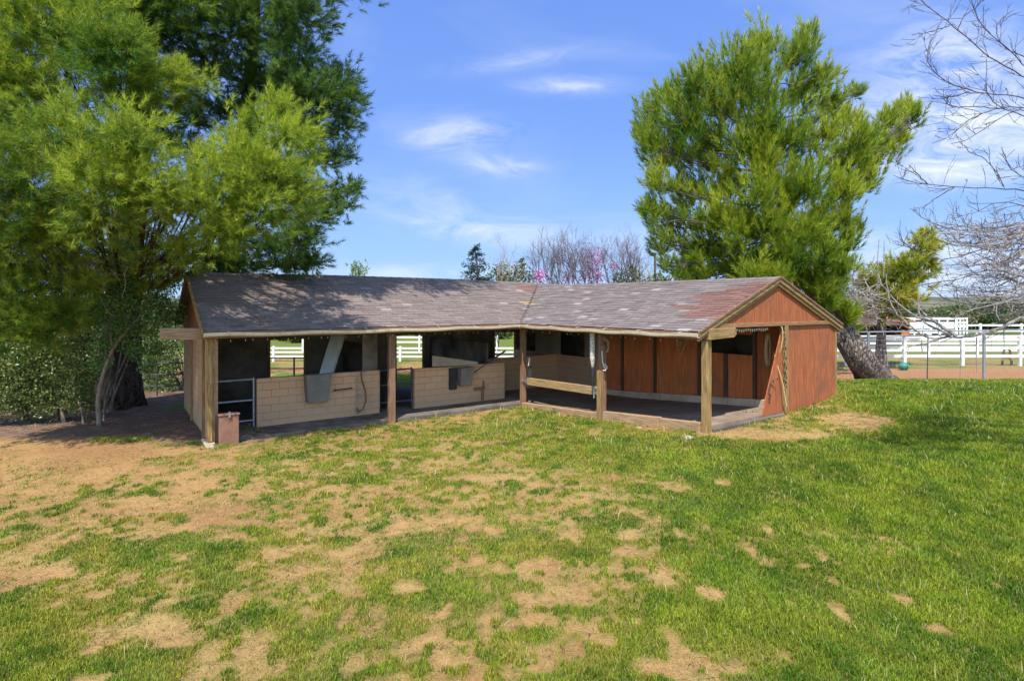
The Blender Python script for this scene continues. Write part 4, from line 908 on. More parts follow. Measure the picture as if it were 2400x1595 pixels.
shrub('hedge_shrub', 'leafy bush between the big trunk and the stable end wall', 'shrub', (-12.3,21.2,-.1), [pb(x,y,34,21) for x, y in ((340,780),(380,770),(405,800),(350,840),(400,850),(330,720),(380,710),(410,730),(395,900),(345,905))], 2400, .085, ivA*1.8, np.array([.24,.32,.08]), 4)
# low dry growth and the tangle of dead twigs
def twig_tangle(name, label, c, n, r, Lr, m, rad=.008, drop=.3):
    m_ = MB(); c = np.array(c)
    for i in range(n):
        s = c+rng.normal(0,1,3)*r*.5; d = unit(rng.normal(0,1,3)+np.array([.0,0,-drop])); l = rng.uniform(*Lr)
        p = [s]
        for k_ in range(4): d = unit(d+rng.normal(0,.38,3)+np.array([0,0,-.1*drop])); p.append(p[-1]+d*l/4)
        m_.tube(p, np.linspace(rad, rad*.5, 5), 3, cap=False)
    o = obj(name, m_, m); return place(o, name, label, 'dead branches')
twig_tangle('dead_boughs', 'tangle of dead grey twigs hanging under the left pine', wp(125,620,13.2), 520, np.array([1.0,.6,.62]), (.3,1.1), twig_m, .010)
twig_tangle('dead_boughs', 'pale dry twigs around the foot of the big left trunk', wp(300,870,16.6), 150, np.array([.45,.35,.9]), (.3,.9), bark_dusk, .009, -.1)
twig_tangle('dead_boughs', 'grey dead branches low on the leaning pine above the gable slope', wp(1965,690,21.5), 260, np.array([1.0,.8,.8]), (.5,1.6), bark_grey, .014, -.1)
twig_tangle('dead_boughs', 'pale bare branches around the trunk of the small pine', wp(2045,720,27.5), 170, np.array([1.0,.6,.8]), (.5,1.6), bark_grey, .017, -.1)
dust_bark = simple('dusty tan bark', [(.3,(.13,.10,.075)),(.55,(.22,.175,.135)),(.75,(.32,.27,.21))], 12, (1,1,.5), .9, .3)
def sapling(lab, pts, r0, Y, m=dust_bark, r1=.18):
    X, Yg, z = ground_at(*pts[0]); P = [np.array([X, Yg, z-.1])]+[wp(x, y, Yg+dy) for x, y, dy in pts[1:]]
    m_ = MB(); P = smooth_poly(P, 16); m_.tube(P, np.linspace(r0, r0*r1, 16), 8)
    for k_ in range(5):
        i = rng.integers(7,15); d = unit(rng.normal(0,1,3)+np.array([0,0,.6])); m_.tube([P[i], P[i]+d*.3, P[i]+d*.6+rng.normal(0,.08,3)], [r0*.35,r0*.25,.004], 4)
    place(obj('sapling', m_, m, smooth=True), 'sapling', lab, 'young tree', 'thin pale trunks under the left pine')
sapling('stout pale thin trunk curving up in front of the big left trunk', [(235,998),(228,940,0),(240,880,.1),(262,820,.2),(300,770,.3),(335,735,.3),(352,680,.3)], .07, 14, dust_bark)
sapling('pale thin trunk with a mossy side, leaning left at its top', [(152,990),(143,950,0),(133,910,0),(128,860,.1),(132,800,.2),(150,720,.3)], .06, 14, )
sapling('slim forked stem leaning to the left beside the mossy trunk', [(196,992),(192,955,0),(172,920,.1),(155,885,.2),(142,850,.2)], .035, 14)
sapling('dark shaded thin trunk furthest to the left', [(62,985),(58,930,0),(55,870,.1),(60,800,.2),(45,720,.3)], .075, 14, bark_dusk)
sapling('very thin stem just right of the dark shaded trunk', [(82,985),(84,930,0),(80,890,.1),(70,870,.2)], .025, 14, bark_dusk)
sapling('thin twisted stem right of the stout curving trunk', [(242,985),(246,930,.1),(262,890,.1),(265,860,.2)], .028, 14)
# small pipe fence glimpsed left of the stable
def pipe_fence(name, label, P, zs, m, r=.025, group=None, pr=None):
    t = thing(name, label, 'fence', tuple(P[0]), 0, group)
    for z in zs:
        m_ = MB(); m_.tube([np.array(p)+(0,0,z) for p in P], r, 6); obj('rail', m_, m, t)
    for p in P:
        m_ = MB(); m_.tube([np.array(p)-(0,0,.2), np.array(p)+(0,0,max(zs)+.03)], pr or r*1.2, 6); obj('fence_post', m_, m, t)
    return t
def gp3(x, y): return np.array([x, y, tz1(x, y)])
pipe_fence('pipe_fence', 'dark low pipe fence glimpsed between the big trunk and the stable wall', [gp3(-13.4,19.6),gp3(-12.45,19.9),gp3(-11.3,20.2)], (1.15,.75,.35), dkpipe, .022)
pipe_fence('pipe_fence', 'dark pipe panel fence behind the stable, seen through the left window', [gp3(-11.0,23.0),gp3(-8.95,23.3),gp3(-6.5,23.6)], (1.05,.62,.2), dkpipe, .03)

# ------------------------------------------------------------------ white fences
def rail_fence(label, P, h, zs, pw, rh, group, over=.05):
    t = thing('white_fence', label, 'fence', tuple(P[0]), 0, group)
    for i, p in enumerate(P):
        d = P[min(i+1, len(P)-1)]-P[max(i-1, 0)]; an = math.atan2(d[1], d[0]); m_ = MB(); c, s = math.cos(an), math.sin(an)
        def q(x, y, z): return (p[0]+c*x-s*y, p[1]+s*x+c*y, p[2]+z)
        w_ = pw/2
        m_.hexa([q(-w_,-w_,-.2),q(w_,-w_,-.2),q(w_,w_,-.2),q(-w_,w_,-.2),q(-w_,-w_,h),q(w_,-w_,h),q(w_,w_,h),q(-w_,w_,h)])
        k_ = w_*1.2
        m_.add([q(-k_,-k_,h+.002),q(k_,-k_,h+.002),q(k_,k_,h+.002),q(-k_,k_,h+.002),q(0,0,h+.07)], [(3,2,1,0),(0,1,4),(1,2,4),(2,3,4),(3,0,4)])
        obj('fence_post', m_, white_p, t)
    for z in zs:
        m_ = MB()
        for a, b2 in zip(P[:-1], P[1:]):
            d = unit(b2-a); m_.beam(a+d*pw/2*1.01+(0,0,z), b2-d*pw/2*1.01+(0,0,z), .04, rh)
        obj('rail', m_, white_p, t)
    return t
grp = 'white rail fences round the paddocks'
rail_fence('front row of the white three rail fence right of the stable', [gp3(11.2+3.05*i, 29.25+.06*i) for i in range(8)], 1.52, (1.38,.95,.52), .14, .15, grp)
rail_fence('second row of white rail fence, standing just behind the front row', [gp3(13.6+2.95*i, 34.6) for i in range(9)], 1.42, (1.26,.85,.42), .13, .14, grp)
rail_fence('white fence far off at the right edge, higher than the others', [np.array([32+3.4*i, 47., 0.]) for i in range(5)], 1.55, (1.45,1.0,.55), .14, .15, grp)
rail_fence('low white fence behind the stable, seen through its window openings', [gp3(-18+2.35*i, 31.6+.02*i) for i in range(13)], .80, (.74,.52,.28), .13, .10, grp)
rail_fence('further white fence behind the stable, above the low one', [np.array([-14.0+2.6*i, 38., 0.]) for i in range(6)], 1.05, (.98,.66), .12, .12, grp)
# tall wire fence with a top pipe
t = thing('wire_fence', 'tall galvanised wire fence with a top pipe at the edge of the lawn', 'fence', (11.6, 22.5, tz1(11.6, 22.5)))
FP = [(14.2,22.6),(18.72,22.5),(23.2,22.4),(27.6,22.3),(9.8,22.7)]
for x, y in FP:
    m_ = MB(); z = tz1(x, y); m_.tube([(x,y,z-.3),(x,y,2.12)], .055, 8); obj('fence_post', m_, galv, t)
m_ = MB(); m_.tube([(9.8,22.7,2.06),(14.2,22.6,2.09),(18.72,22.5,2.16),(23.2,22.4,2.24),(27.6,22.3,2.3)], .028, 6); obj('top_pipe', m_, galv, t)
m_ = MB(); m_.tube([(9.8,22.7,1.86),(12,22.66,1.9),(14.2,22.6,1.88),(18.72,22.5,2.02),(23.2,22.4,2.08),(27.6,22.3,2.1)], .02, 6); obj('upper_pipe', m_, dkpipe, t)
m_ = MB()
for x in np.arange(9.9, 27.5, .15):
    y = 22.7-(x-9.8)*.0225; z = tz1(x, y); m_.tube([(x,y,z),(x,y,1.95)], .003, 3, cap=False)
for z in np.arange(.35, 2.0, .2): m_.tube([(9.8,22.7,z),(27.6,22.3,z+.05)], .003, 3, cap=False)
wo = obj('wire_mesh', m_, galv, t)
for x, y in ((16.5,22.55),(20.6,22.46),(21.9,22.4)):
    m_ = MB(); z = tz1(x, y); m_.tube([(x,y,z-.1),(x+.04,y,z+1.75)], .022, 5); place(obj('stake', m_, dkpipe), 'stake', 'thin dark steel stake along the tall wire fence', 'stake', 'thin stakes along the wire fence')
# ball, arch, shed, pen
bx_, by_, bz_ = ground_at(2118, 868); 
t = thing('green_ball', 'teal green horse ball on the dirt beside a white fence post', 'ball', (bx_, by_, bz_))
m_ = MB(); R_ = .22; m_.lathe([(R_*math.cos(a)+.001, bz_+R_*.92+R_*math.sin(a)*(.92)) for a in np.linspace(-1.5,1.5,12)], bx_, by_, 18); obj('shell', m_, green_pl, t, smooth=True)
m_ = MB(); m_.tube([(bx_+.03, by_-.225, bz_+.2), (bx_+.03, by_-.20, bz_+.2)], .032, 10); obj('hole', m_, black_m, t)
ax_, ay_, az_ = ground_at(2360, 856)
t = thing('wooden_arch', 'small brown arched wooden stand in front of the white fence at the right edge', 'stand', (ax_, ay_, az_))
for z0, R_ in ((az_+.02,.24),(az_+.55,.17)):
    m_ = MB(); 
    pts = [(ax_+R_*math.cos(a), ay_, z0+.16+R_*1.0*math.sin(a)) for a in np.linspace(0, math.pi, 14)]
    m_.tube([(ax_+R_,ay_,z0-.05)]+pts+[(ax_-R_,ay_,z0-.05)], .055, 6); obj('arch', m_, bw[2], t)
m_ = MB(); m_.box(ax_-.2,ax_+.2,ay_+.03,ay_+.07,az_+.4,az_+.62); obj('panel', m_, bw[2], t)
sx0, sx1 = wp(2068,740,47), wp(2124,740,47)
t = thing('shed', 'low brown shed with a dark open front beyond the white fence', 'shed', (float((sx0[0]+sx1[0])/2), 48., 0))
m_ = MB(); m_.box(sx0[0],sx0[0]+.12,46.6,49.5,0,2.05); m_.box(sx1[0]-.12,sx1[0],46.6,49.5,0,2.05); m_.box(sx0[0],sx1[0],49.5,49.6,0,2.2); m_.box(sx0[0]+.12,sx1[0]-.12,46.6,46.68,0,1.0); obj('wall', m_, red_dark, t)
m_ = MB(); m_.hexa([(sx0[0]-.3,46.2,1.72),(sx1[0]+.3,46.2,1.72),(sx1[0]+.3,49.8,2.5),(sx0[0]-.3,49.8,2.5),(sx0[0]-.3,46.2,1.80),(sx1[0]+.3,46.2,1.80),(sx1[0]+.3,49.8,2.58),(sx0[0]-.3,49.8,2.58)]); obj('roof', m_, simple('rusty roof', [(.3,(.16,.07,.045)),(.7,(.27,.12,.075))], 2), t)
t = thing('shed', 'dark shelter with a flat roof behind the leaning trunk', 'shed', (26.0, 44., 0))
m_ = MB(); m_.box(25.0,30.2,46.4,46.5,0,1.9); m_.box(25.0,25.1,44,46.4,0,1.8); m_.box(30.1,30.2,44,46.4,0,1.8); obj('wall', m_, stud_m, t)
m_ = MB(); m_.hexa([(24.7,43.6,1.55),(30.4,43.6,1.55),(30.4,46.8,1.98),(24.7,46.8,1.98),(24.7,43.6,1.62),(30.4,43.6,1.62),(30.4,46.8,2.06),(24.7,46.8,2.06)]); obj('roof', m_, stud_m, t)
p0_, p1_, p2_ = wp(2123,775,58), wp(2239,775,58), wp(2265,775,58); zt_ = wp(2123,746,58)[2]
t = thing('white_pen', 'white panelled pen with open squares at its right end, below the far hill', 'pen', (float(p1_[0]), 58., 0))
m_ = MB()
for z in np.linspace(.35, zt_, 4): m_.box(p0_[0],p1_[0]-.12,57.97,58.03,z-.13,z+.1)
obj('rail', m_, white_p, t)
m_ = MB()
for x in np.linspace(p0_[0], p1_[0], 7): m_.box(x-.07,x+.07,57.93,57.968,0,zt_+.12)
obj('upright', m_, white_p, t)
m_ = MB()
for x in np.linspace(p1_[0]+.1, p2_[0], 4): m_.box(x-.08,x+.08,57.9,57.99,0,zt_+.1)
for z in np.linspace(.5, zt_+.02, 4): m_.box(p1_[0]+.18,p2_[0]-.08,57.91,57.98,z-.09,z+.09)
obj('grid_panel', m_, white_p, t)
m_ = MB(); m_.box(p0_[0],p2_[0],60,60.1,0,zt_-.1); obj('back_panel', m_, dkpipe, t)

# ------------------------------------------------------------------ far shrubs, hill
def proto_shrub(cA, cB, R, dens, size):
    P = blob_points([((rng.uniform(-.7,.7)*R, rng.uniform(-.5,.5)*R, R*(.55+rng.uniform(0,.5))), R*rng.uniform(.35,.6), .8) for _ in range(8)]+[((0,0,R*.5), R*.75, .65)], dens)
    return leaves(P, size, cA, cB)
hl = [((.05,.085,.02),(.14,.18,.04),'mid green'),((.03,.06,.02),(.075,.115,.035),'dark green'),((.10,.12,.04),(.20,.20,.07),'olive')]
protos = [proto_shrub(np.array(a), np.array(b2), 1.5, 330, .34) for a, b2, _ in hl]
far_sh = None
def far_shrub(k_, x, y, s, z=0., vis=''):
    V, c = protos[k_]; an = rng.uniform(0, 6.28); R_ = np.array([[math.cos(an),-math.sin(an),0],[math.sin(an),math.cos(an),0],[0,0,1]])
    key = ('far', k_)
    if key not in FS:
        o = obj_np('far_shrub', V, 4, leaf_m, None, c, (0,0,0)); FS[key] = o
    else: o = FS[key].copy(); C.objects.link(o)
    o.location = (x, y, z-.1); o.rotation_euler = (0,0,an); o.scale = (s*rng.uniform(.9,1.4), s, s*rng.uniform(.8,1.15))
    place(o, 'far_shrub', hl[k_][2]+' bush among the far shrubs beyond the paddock fences', 'bush', 'far shrubs beyond the paddock fences')
FS = {}
for i in range(150):
    y = rng.uniform(62, 130); x = rng.uniform(-.95, 1.0)*y
    u = 1200+F*x/y
    if 2000 < u < 2330 and y < 75: continue
    far_shrub(int(rng.integers(0,3)), x, y, rng.uniform(.8,1.5)*(1.0 if y < 90 else 1.4))
for i in range(34): far_shrub(int(rng.integers(0,3)), (rng.uniform(2140,2480)-1200)/F*72, 72+rng.uniform(-5,14), rng.uniform(.8,1.5))
for i in range(26): far_shrub(int(rng.integers(0,3)), rng.uniform(-34,4), rng.uniform(46,58), rng.uniform(.6,1.0))
hm = MB(); nx = 90; xs = np.linspace(-900, 900, nx); ys = np.linspace(230, 700, 14)
HZ = lambda x, y: (7.0*math.exp(-((y-400)/120)**2)*(0.75+.5*vnoise(np.array([x*.006]), np.array([1.]), 3)[0])+1.1*vnoise(np.array([x*.03]), np.array([y*.02]), 5)[0]-.6) if y > 240 else -1.5
vs = [(x, y, HZ(x, y)) for y in ys for x in xs]
hm.add(vs, [(j*nx+i, j*nx+i+1, (j+1)*nx+i+1, (j+1)*nx+i) for j in range(13) for i in range(nx-1)])
hill_o = obj('hills', hm, simple('brushy hillside', [(.35,(.055,.065,.035)),(.5,(.10,.105,.06)),(.65,(.17,.15,.10))], .07, rough=1, bmp=.6, bd=2), smooth=True); hill_o['kind'] = 'structure'

# ------------------------------------------------------------------ bare trees
def grow(m_, p, d, l, r, lev, up_=.15, bend=.25, kids=(3,5)):
    n = 5; P = [np.array(p)]; 
    for i in range(n): d = unit(d+rng.normal(0,bend,3)*.6+np.array([0,0,up_*.3])); P.append(P[-1]+d*l/n)
    m_.tube(P, np.linspace(r, max(r*.45,.003), n+1), 5 if r > .03 else 3, cap=False)
    if lev > 0:
        for k_ in range(rng.integers(*kids)):
            i = rng.integers(2, n+1); dd = unit(unit(P[i]-P[i-1])+rng.normal(0,.55,3)+np.array([0,0,up_]))
            grow(m_, P[i], dd, l*rng.uniform(.45,.75), max(r*.55,.004), lev-1, up_, bend, kids)
    return P
t = thing('mauve_bare_tree', 'wide bare mauve tree with pink blossom showing above the roof ridge', 'tree', (float(wp(1385,700,36)[0]), 36., 0))
m_ = MB()
for x0, x1 in ((1330,1290),(1350,1330),(1370,1310),(1400,1400),(1420,1440),(1440,1470),(1380,1370),(1410,1350),(1450,1425),(1340,1265),(1460,1495),(1350,1285),(1360,1345),(1390,1385),(1425,1455),(1440,1490),(1330,1305)):
    b0 = wp(x0, 740, 36); e = wp(x1, 655, 36+rng.uniform(-1,1)); e2 = e-b0
    P = [b0, b0+e2*.5+rng.normal(0,.1,3), e]; m_.tube(P, [.07,.05,.035], 6)
    for k_ in range(6): grow(m_, P[1+(k_ > 1)], unit(e2+rng.normal(0,1.0,3)+np.array([0,0,1.2])), rng.uniform(1.1,1.9), .026, 3, .3, .3, (3,5))
obj('branches', m_, bark_violet, t)
bl = [pb(1262,646,15,35),pb(1270,640,10,35),pb(1395,600,26,36),pb(1388,625,20,36),pb(1400,645,22,36),pb(1370,650,20,36),pb(1440,625,14,36),pb(1330,650,18,36)]
V, c = leaves(blob_points(bl[:2], 800), .15, np.array([.62,.16,.50]), np.array([.80,.36,.68]))
V2, c2 = leaves(blob_points(bl[2:], 520), .14, np.array([.46,.18,.40]), np.array([.62,.34,.56]))
obj_np('blossom', np.concatenate([V,V2]), 4, leaf_m, t, np.concatenate([c,c2]))
def bare(name, label, px, py0, Y, stems, l, r, m, lev=3, spread=.5):
    b0 = wp(px, py0, Y); b0[2] = max(b0[2]-0, 0); t = thing(name, label, 'tree', (float(b0[0]), Y, 0)); m_ = MB()
    for k_ in range(stems): grow(m_, b0+rng.normal(0,.1,3)*np.array([1,1,0]), unit(np.array([0,0,1.])+rng.normal(0,spread,3)), l*rng.uniform(.8,1.2), r, lev, .25, .25, (2,5))
    obj('branches', m_, m, t)
bare('bare_shrub', 'pale twiggy bare shrub behind the green bushes left of the pink blossom', 1180, 690, 33, 9, 1.5, .03, twig_m, 3, .55)
bare('bare_shrub', 'white stemmed bare shrub just left of the leaning pine above the ridge', 1520, 690, 31, 5, 1.1, .03, conc, 2, .3)
bare('bare_shrub', 'dry beige bare shrub under the pine above the left ridge', 560, 690, 24, 12, 1.5, .022, twig_m, 3, .7)
def shr(lab, px, py, r, Y, cA, cB, dens=500, size=.16, nm='green_bush'):
    b0 = wp(px, 712, Y); k_ = [pb(px, py, r, Y, .8), pb(px-r*.8, py+r*.4, r*.6, Y, .9), pb(px+r*.8, py+r*.4, r*.65, Y, .9), pb(px, py+r*1.2, r, Y, .9), pb(px+r*.2, py-r*.5, r*.45, Y)]
    shrub(nm, lab, 'bush', (float(b0[0]), Y, 0), k_, dens, size, np.array(cA), np.array(cB), 3)
shr('bright green bush next to the small cedar above the roof ridge', 1165, 646, 34, 34, (.04,.09,.012), (.12,.19,.03))
shr('olive bush behind the pale twigs, left of the pink blossom', 1215, 638, 36, 35, (.06,.085,.025), (.14,.16,.05))
shr('dark green bush above the roof between the mauve tree and the pole', 1475, 645, 30, 35, (.05,.075,.02), (.12,.13,.04))
shr('yellow green bush above the ridge under the leaning pine', 1585, 652, 40, 29, (.08,.11,.012), (.20,.22,.03))
shr('dull green bush right of the utility pole, above the ridge', 1540, 655, 24, 29.5, (.07,.10,.015), (.17,.19,.03))
cz = 33.; cl_ = []; tip = wp(1112,572,cz)
t = thing('cedar_tree', 'small dark blue green cedar poking above the roof ridge', 'tree', (float(wp(1118,712,cz)[0]), cz, 0))
m_ = MB(); bt = wp(1120,712,cz); bt[2] = 0; m_.tube([bt, wp(1120,640,cz), tip], [.14,.08,.015], 8); obj('trunk', m_, bark_dusk, t)
P_, D_ = [], []
m_ = MB()
for i in range(120):
    f_ = rng.uniform(.03,1); a = rng.uniform(0,6.28); c0 = tip+(bt-tip)*f_*.62; rad = (.12+1.35*f_**.8)*rng.uniform(.6,1.15); d = np.array([math.cos(a), math.sin(a), rng.uniform(-.05,.35)])
    pts = [c0, c0+d*rad*.5+(0,0,.04), c0+d*rad+(0,0,-.12*rad)]; m_.tube(pts, [.018,.012,.005], 3, cap=False)
    for s in np.linspace(.25, 1, 8): P_.append(c0+d*rad*s+(0,0,-.12*rad*s*s)+rng.normal(0,.03,3)); D_.append(d+rng.normal(0,.5,3)+(0,0,-.1))
obj('branches', m_, bark_dusk, t); V, c = tufts(np.array(P_), np.array(D_), np.full(len(P_), .18), 9, .12, .035, np.array([.02,.055,.035]), np.array([.05,.11,.06])); obj_np('crown', V, 3, needle_m, t, c)
pt = wp(840,632,40); t = thing('young_pine', 'tiny pine top peeping over the left part of the ridge', 'tree', (float(pt[0]), 40., 0))
m_ = MB(); m_.tube([(pt[0],40,0),(pt[0],40,pt[2])], [.1,.03], 6); obj('trunk', m_, bark_dusk, t)
P_ = np.array([pt+rng.normal(0,1,3)*np.array([.28,.28,.3])-(0,0,.25) for _ in range(60)]); V, c = tufts(P_, np.tile([0,0,1.],(60,1))+rng.normal(0,.4,(60,3)), np.full(60,.35), 16, .2, .04, gA, gB*.8); obj_np('crown', V, 3, needle_m, t, c)
t = thing('utility_pole', 'thin dark utility pole with a short crossarm above the roof ridge', 'pole', (float(wp(1535,700,55)[0]), 55., 0))
q0 = wp(1535,592,55); m_ = MB(); m_.tube([(q0[0],55,-.2),(q0[0],55,q0[2])], .11, 8); obj('mast', m_, bark_dusk, t)
m_ = MB(); m_.box(q0[0]-.45,q0[0]+.06,54.82,54.88,q0[2]-.12,q0[2]); obj('crossarm', m_, bark_dusk, t)

# leafless tree reaching in from the right
LIMBS = [[(2400,181),(2364,158),(2313,133),(2295,112),(2245,71),(2219,48),(2180,21),(2155,-5),(2120,-30)],[(2226,60),(2192,73),(2155,79),(2137,83)],[(2245,69),(2258,39),(2281,23),(2304,0),(2330,-30)],
 [(2400,225),(2320,221),(2270,213),(2229,197),(2192,174),(2171,142),(2171,124),(2185,88)],[(2270,215),(2238,227),(2215,229),(2185,223)],[(2400,267),(2343,256),(2313,220),(2308,197),(2311,138)],
 [(2343,255),(2297,250),(2228,252),(2215,239)],[(2400,245),(2311,257),(2251,294),(2224,326),(2183,335)],[(2400,250),(2362,264),(2295,310),(2261,333),(2229,337)],[(2400,130),(2350,115),(2330,70),(2350,40),(2375,25)],[(2400,160),(2370,120),(2340,95),(2310,75),(2284,30),(2275,-10)],
 [(2400,445),(2353,442),(2266,439),(2220,436),(2176,433),(2123,424),(2094,411)],[(2237,439),(2200,459),(2161,488)],[(2176,433),(2154,413),(2130,387)],[(2353,437),(2338,405),(2317,381),(2302,367),(2275,359),(2261,340)],
 [(2400,510),(2336,541),(2263,542),(2215,534),(2147,505),(2140,490)],[(2400,565),(2329,573),(2288,590),(2220,609),(2195,607),(2142,585),(2098,564)],[(2400,540),(2330,560),(2280,575),(2230,575),(2190,560)],
 [(2400,665),(2292,638),(2256,653),(2178,662),(2142,672)],[(2400,718),(2275,716),(2215,701),(2181,674)],[(2400,700),(2310,735),(2260,745),(2200,742)],[(2400,420),(2370,400),(2350,370),(2380,350)],[(2400,480),(2345,470),(2320,480),(2290,500),(2265,480)]]
LOW = [[(2440,722),(2400,742),(2374,754),(2338,771),(2310,778),(2268,791),(2233,788),(2207,791),(2184,795),(2167,789),(2149,775),(2121,766),(2100,758)],[(2230,788),(2212,789),(2176,803),(2156,806),(2121,815)],
 [(2240,787),(2195,756),(2176,749),(2142,742),(2121,723),(2100,707),(2075,680),(2060,650)],[(2226,784),(2195,770),(2168,758),(2152,735),(2155,690)],[(2190,752),(2165,735),(2150,712),(2135,700)],[(2149,775),(2110,745),(2085,710),(2075,640)]]
BTX, BTY = 12.6, 9.7
t = thing('leafless_tree', 'leafless grey tree reaching in from the right edge', 'tree', (BTX, BTY, tz1(BTX,BTY)))
m_ = MB(); m_.tube(smooth_poly([(BTX,BTY,tz1(BTX,BTY)-.2),(BTX-.1,BTY,1.6),(BTX,BTY+.1,3.2),(BTX+.2,BTY+.2,6),(BTX+.1,BTY+.3,9)], 20), np.linspace(.3,.06,20), 12); obj('trunk', m_, bark_grey, t, smooth=True)
mu, ml_ = MB(), MB()
def limb(mb, pl, Y0, Y1, r0, r1, dens, tl, root=None, lev=1):
    P = [wp(x, y, Y0+(Y1-Y0)*i/(len(pl)-1)) for i, (x, y) in enumerate(pl)]
    if root is not None: P = [np.array(root), (np.array(root)+P[0])/2+rng.normal(0,.1,3)]+P
    n = max(10, len(P)*4); S = smooth_poly(P, n); S[1:] += rng.normal(0,.006,(n-1,3)); mb.tube(S, np.linspace(r0, r1, n), 6)
    Ltot = np.linalg.norm(np.diff(S, axis=0), axis=1).sum()
    for k_ in range(int(Ltot*dens)):
        i = rng.integers(2 if root is None else n//4, n-1); d0 = unit(S[i+1]-S[i]); d = unit(d0*.7+rng.normal(0,.6,3)*np.array([1,.8,1])+np.array([-.1,0,.12]))
        grow(mb, S[i], d, rng.uniform(*tl), max(.0048, r1*.85), lev, .12, .17, (2,4))
    return S
for i, pl in enumerate(LIMBS):
    Y0 = 9.6+rng.uniform(-.6,.6); rt = (BTX+.05, BTY+.1, max(2.2, min(8.5, wp(*pl[0],Y0)[2]*.8-.4))) if pl[0][0] >= 2390 else None
    limb(mu, pl, Y0, Y0+rng.uniform(-.5,.5), .019 if rt else .009, .005, 6.0 if pl[0][1] < 400 else 6.5, (.12,.42), rt)
for i in range(50):                                                # the dense drooping mass
    y = rng.uniform(500, 735); x1 = rng.uniform(2215, 2330)-40*(y < 560); Y0 = rng.uniform(9.2,11.5); k_ = rng.uniform(-35,35)
    limb(ml_, [(2420,y+rng.uniform(-50,20)),(2370,y+k_*.5),((2400+x1)/2,y+k_),(x1,y+k_*.6+rng.uniform(-25,25))], Y0, Y0+rng.uniform(-.5,.5), .014, .006, 6.5, (.12,.4), None, 1)
for i, pl in enumerate(LOW):
    rt = (BTX, BTY, 2.3) if i == 0 else None
    limb(ml_, pl, 10, 10.4, (.075,.022,.03,.022,.016,.016)[i], .007, 2.6, (.12,.5), rt)
for x, y0, y1 in ((2160,797,828),(2250,795,893),(2289,790,872),(2352,760,815),(2058,660,560),(2071,650,565)):
    ml_.tube([wp(x, y0, 10.2), wp(x+rng.uniform(-3,3), (y0+y1)/2, 10.2), wp(x+rng.uniform(-2,4), y1, 10.2)], [.009,.008,.005], 5)
obj('upper_branches', mu, bark_dusk, t); obj('lower_branches', ml_, simple('mauve grey bark', [(.3,(.14,.115,.11)),(.55,(.26,.225,.215)),(.75,(.42,.38,.36))], 14, (1,1,.6), .9, .3), t)
# weeds along the slab edge and by the box
def weed(px, py, n, h, lab):
    X, Y, z = ground_at(px, py); P = np.array([[X+rng.normal(0,.12), Y+rng.normal(0,.06), z+rng.uniform(.02,h)] for _ in range(n)]); V, c = leaves(P, .06, np.array([.07,.13,.025]), np.array([.17,.26,.05]))
    place(obj_np('weed', V, 4, leaf_m, None, c), 'weed', lab, 'weed', 'weeds along the edge of the stable floor')
rng = np.random.default_rng(11)
for px, py, n, h, lab in ((575,1012,120,.22,'leafy weed right of the utility box'),(600,1018,60,.12,'low weed in front of the first block wall'),(545,1035,40,.10,'weed at the foot of the utility box'),(1160+60,960,30,.08,'tiny weed at the inner corner of the slab'),(1310,968,70,.12,'weed against the curb below the plank bar'),(1360,975,40,.1,'weed beside the middle post'),(840,995,30,.1,'sprig at the slab edge left of the second post'),(1757,978,50,.22,'dry tuft at the gable slab edge')): weed(px, py, n, h, lab)

# ------------------------------------------------------------------ light, sky, camera
dirv = np.array([.42*Av[0]+.42*Bv[0], .42*Av[1]+.42*Bv[1], -1.]); dirv /= np.linalg.norm(dirv)
sd_ = bpy.data.lights.new('sun', 'SUN'); sd_.energy = 3.3; sd_.angle = math.radians(.5); sd_.color = (1, .95, .86)
so = bpy.data.objects.new('sun', sd_); C.objects.link(so); so.rotation_euler = Vector(dirv).to_track_quat('-Z', 'Y').to_euler(); so.location = (0, 0, 40)
wd = bpy.data.worlds.new('World'); SC.world = wd; wd.use_nodes = True; nt = wd.node_tree
bg_ = nt.nodes['Background']
sk = nd(nt, 'ShaderNodeTexSky'); sk.sky_type = 'NISHITA'; sk.sun_disc = False; sk.sun_elevation = math.asin(-dirv[2]); sk.sun_rotation = math.atan2(-dirv[0], -dirv[1])
sk.altitude = 400; sk.air_density = 1.0; sk.dust_density = .6; sk.ozone_density = 2.2
tc = nd(nt, 'ShaderNodeTexCoord'); sp = nd(nt, 'ShaderNodeSeparateXYZ'); nt.links.new(tc.outputs['Generated'], sp.inputs[0])
def mth(op, a, b=None, c=None):
    n = nd(nt, 'ShaderNodeMath', operation=op)
    for i, v in enumerate((a, b, c)):
        if v is None: continue
        if isinstance(v, (int, float)): n.inputs[i].default_value = v
        else: nt.links.new(v, n.inputs[i])
    return n.outputs[0]
ysafe = mth('MAXIMUM', sp.outputs[1], .02)
U_, V_ = mth('DIVIDE', sp.outputs[0], ysafe), mth('DIVIDE', sp.outputs[2], ysafe)
cb = nd(nt, 'ShaderNodeCombineXYZ'); nt.links.new(mth('MULTIPLY', U_, 3.2), cb.inputs[0]); nt.links.new(mth('MULTIPLY', V_, 9.), cb.inputs[1])
n1 = noise(nt, cb.outputs[0], 1.9, 10, .66, 1.3); n3 = noise(nt, cb.outputs[0], .7, 5, .5, .4)
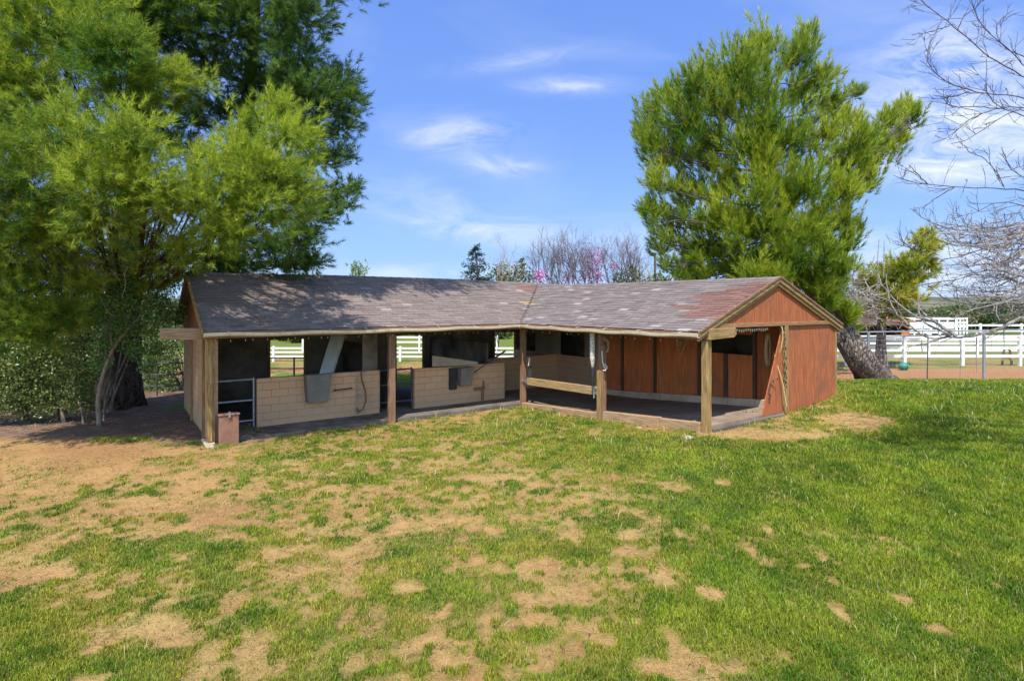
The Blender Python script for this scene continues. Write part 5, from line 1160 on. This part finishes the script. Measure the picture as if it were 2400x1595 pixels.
CL = [(1335,200,110,20,0,.62),(1070,315,130,38,-4,.66),(1165,387,90,26,6,.55),(1180,545,270,38,9,.6),(2250,150,190,110,0,.85),(2300,300,270,80,-5,1.05),(2230,395,190,40,0,.95),(2150,600,260,70,0,.55),(950,440,180,36,12,.22),(1230,140,170,22,-8,.3),(2000,270,200,60,-10,.25),(980,640,200,20,0,.55),(2300,640,200,80,0,.6),(1600,560,250,60,0,.3)]
tot = None
for px, py, rx, ry, an, s in CL:
    u0, v0 = (px-1200)/F, (HY-py)/F; a = math.radians(an); ca, sa = math.cos(a), math.sin(a)
    du, dv = mth('SUBTRACT', U_, u0), mth('SUBTRACT', V_, v0)
    xx = mth('ADD', mth('MULTIPLY', du, ca*F/rx), mth('MULTIPLY', dv, -sa*F/rx)); yy = mth('ADD', mth('MULTIPLY', du, sa*F/ry), mth('MULTIPLY', dv, ca*F/ry))
    d2 = mth('ADD', mth('MULTIPLY', xx, xx), mth('MULTIPLY', yy, yy))
    g_ = mth('MULTIPLY', mth('POWER', 2.718, mth('MULTIPLY', d2, -1.1)), s)
    tot = g_ if tot is None else mth('ADD', tot, g_)
nn = nd(nt, 'ShaderNodeMapRange'); nt.links.new(n1, nn.inputs[0]); nn.inputs[1].default_value = .36; nn.inputs[2].default_value = .70; nn.inputs[3].default_value = .03; nn.inputs[4].default_value = 1.3
cm = mth('MINIMUM', mth('MULTIPLY', tot, nn.outputs[0]), .9)
wis = nd(nt, 'ShaderNodeMapRange'); nt.links.new(n3, wis.inputs[0]); wis.inputs[1].default_value = .5; wis.inputs[2].default_value = .8; wis.inputs[3].default_value = 0; wis.inputs[4].default_value = .20
cm = mth('MINIMUM', mth('ADD', cm, wis.outputs[0]), .92)
el = mth('MULTIPLY', sp.outputs[2], 1.6)
grad = ramp(nt, el, [(0, (1.0,1.75,3.1)), (.18, (.88,1.6,3.1)), (.45, (.62,1.2,3.0)), (.8, (.50,1.0,2.72)), (1, (.42,.85,2.45))])
fy = nd(nt, 'ShaderNodeMapRange', interpolation_type='SMOOTHSTEP'); nt.links.new(sp.outputs[1], fy.inputs[0]); fy.inputs[1].default_value = -.15; fy.inputs[2].default_value = .45; fy.inputs[3].default_value = 0; fy.inputs[4].default_value = .91
skc = mix(nt, fy.outputs[0], sk.outputs[0], grad)
cl_c = mix(nt, cm, skc, (2.9, 3.1, 3.5))
nt.links.new(cl_c, bg_.inputs['Color']); bg_.inputs['Strength'].default_value = .15
cam = bpy.data.cameras.new('camera'); co = bpy.data.objects.new('camera', cam); C.objects.link(co)
co.location = (0, 0, CAMZ); co.rotation_euler = (math.pi/2, 0, 0); cam.sensor_width = 36; cam.lens = F/2400*36
cam.shift_y = -(797.5-HY)/2400; cam.clip_end = 4000; SC.camera = co
SC.view_settings.view_transform = 'Standard'; SC.view_settings.look = 'None'; SC.view_settings.exposure = 1.12; SC.view_settings.gamma = 1
SC.cycles.max_bounces = 8; SC.cycles.transparent_max_bounces = 4
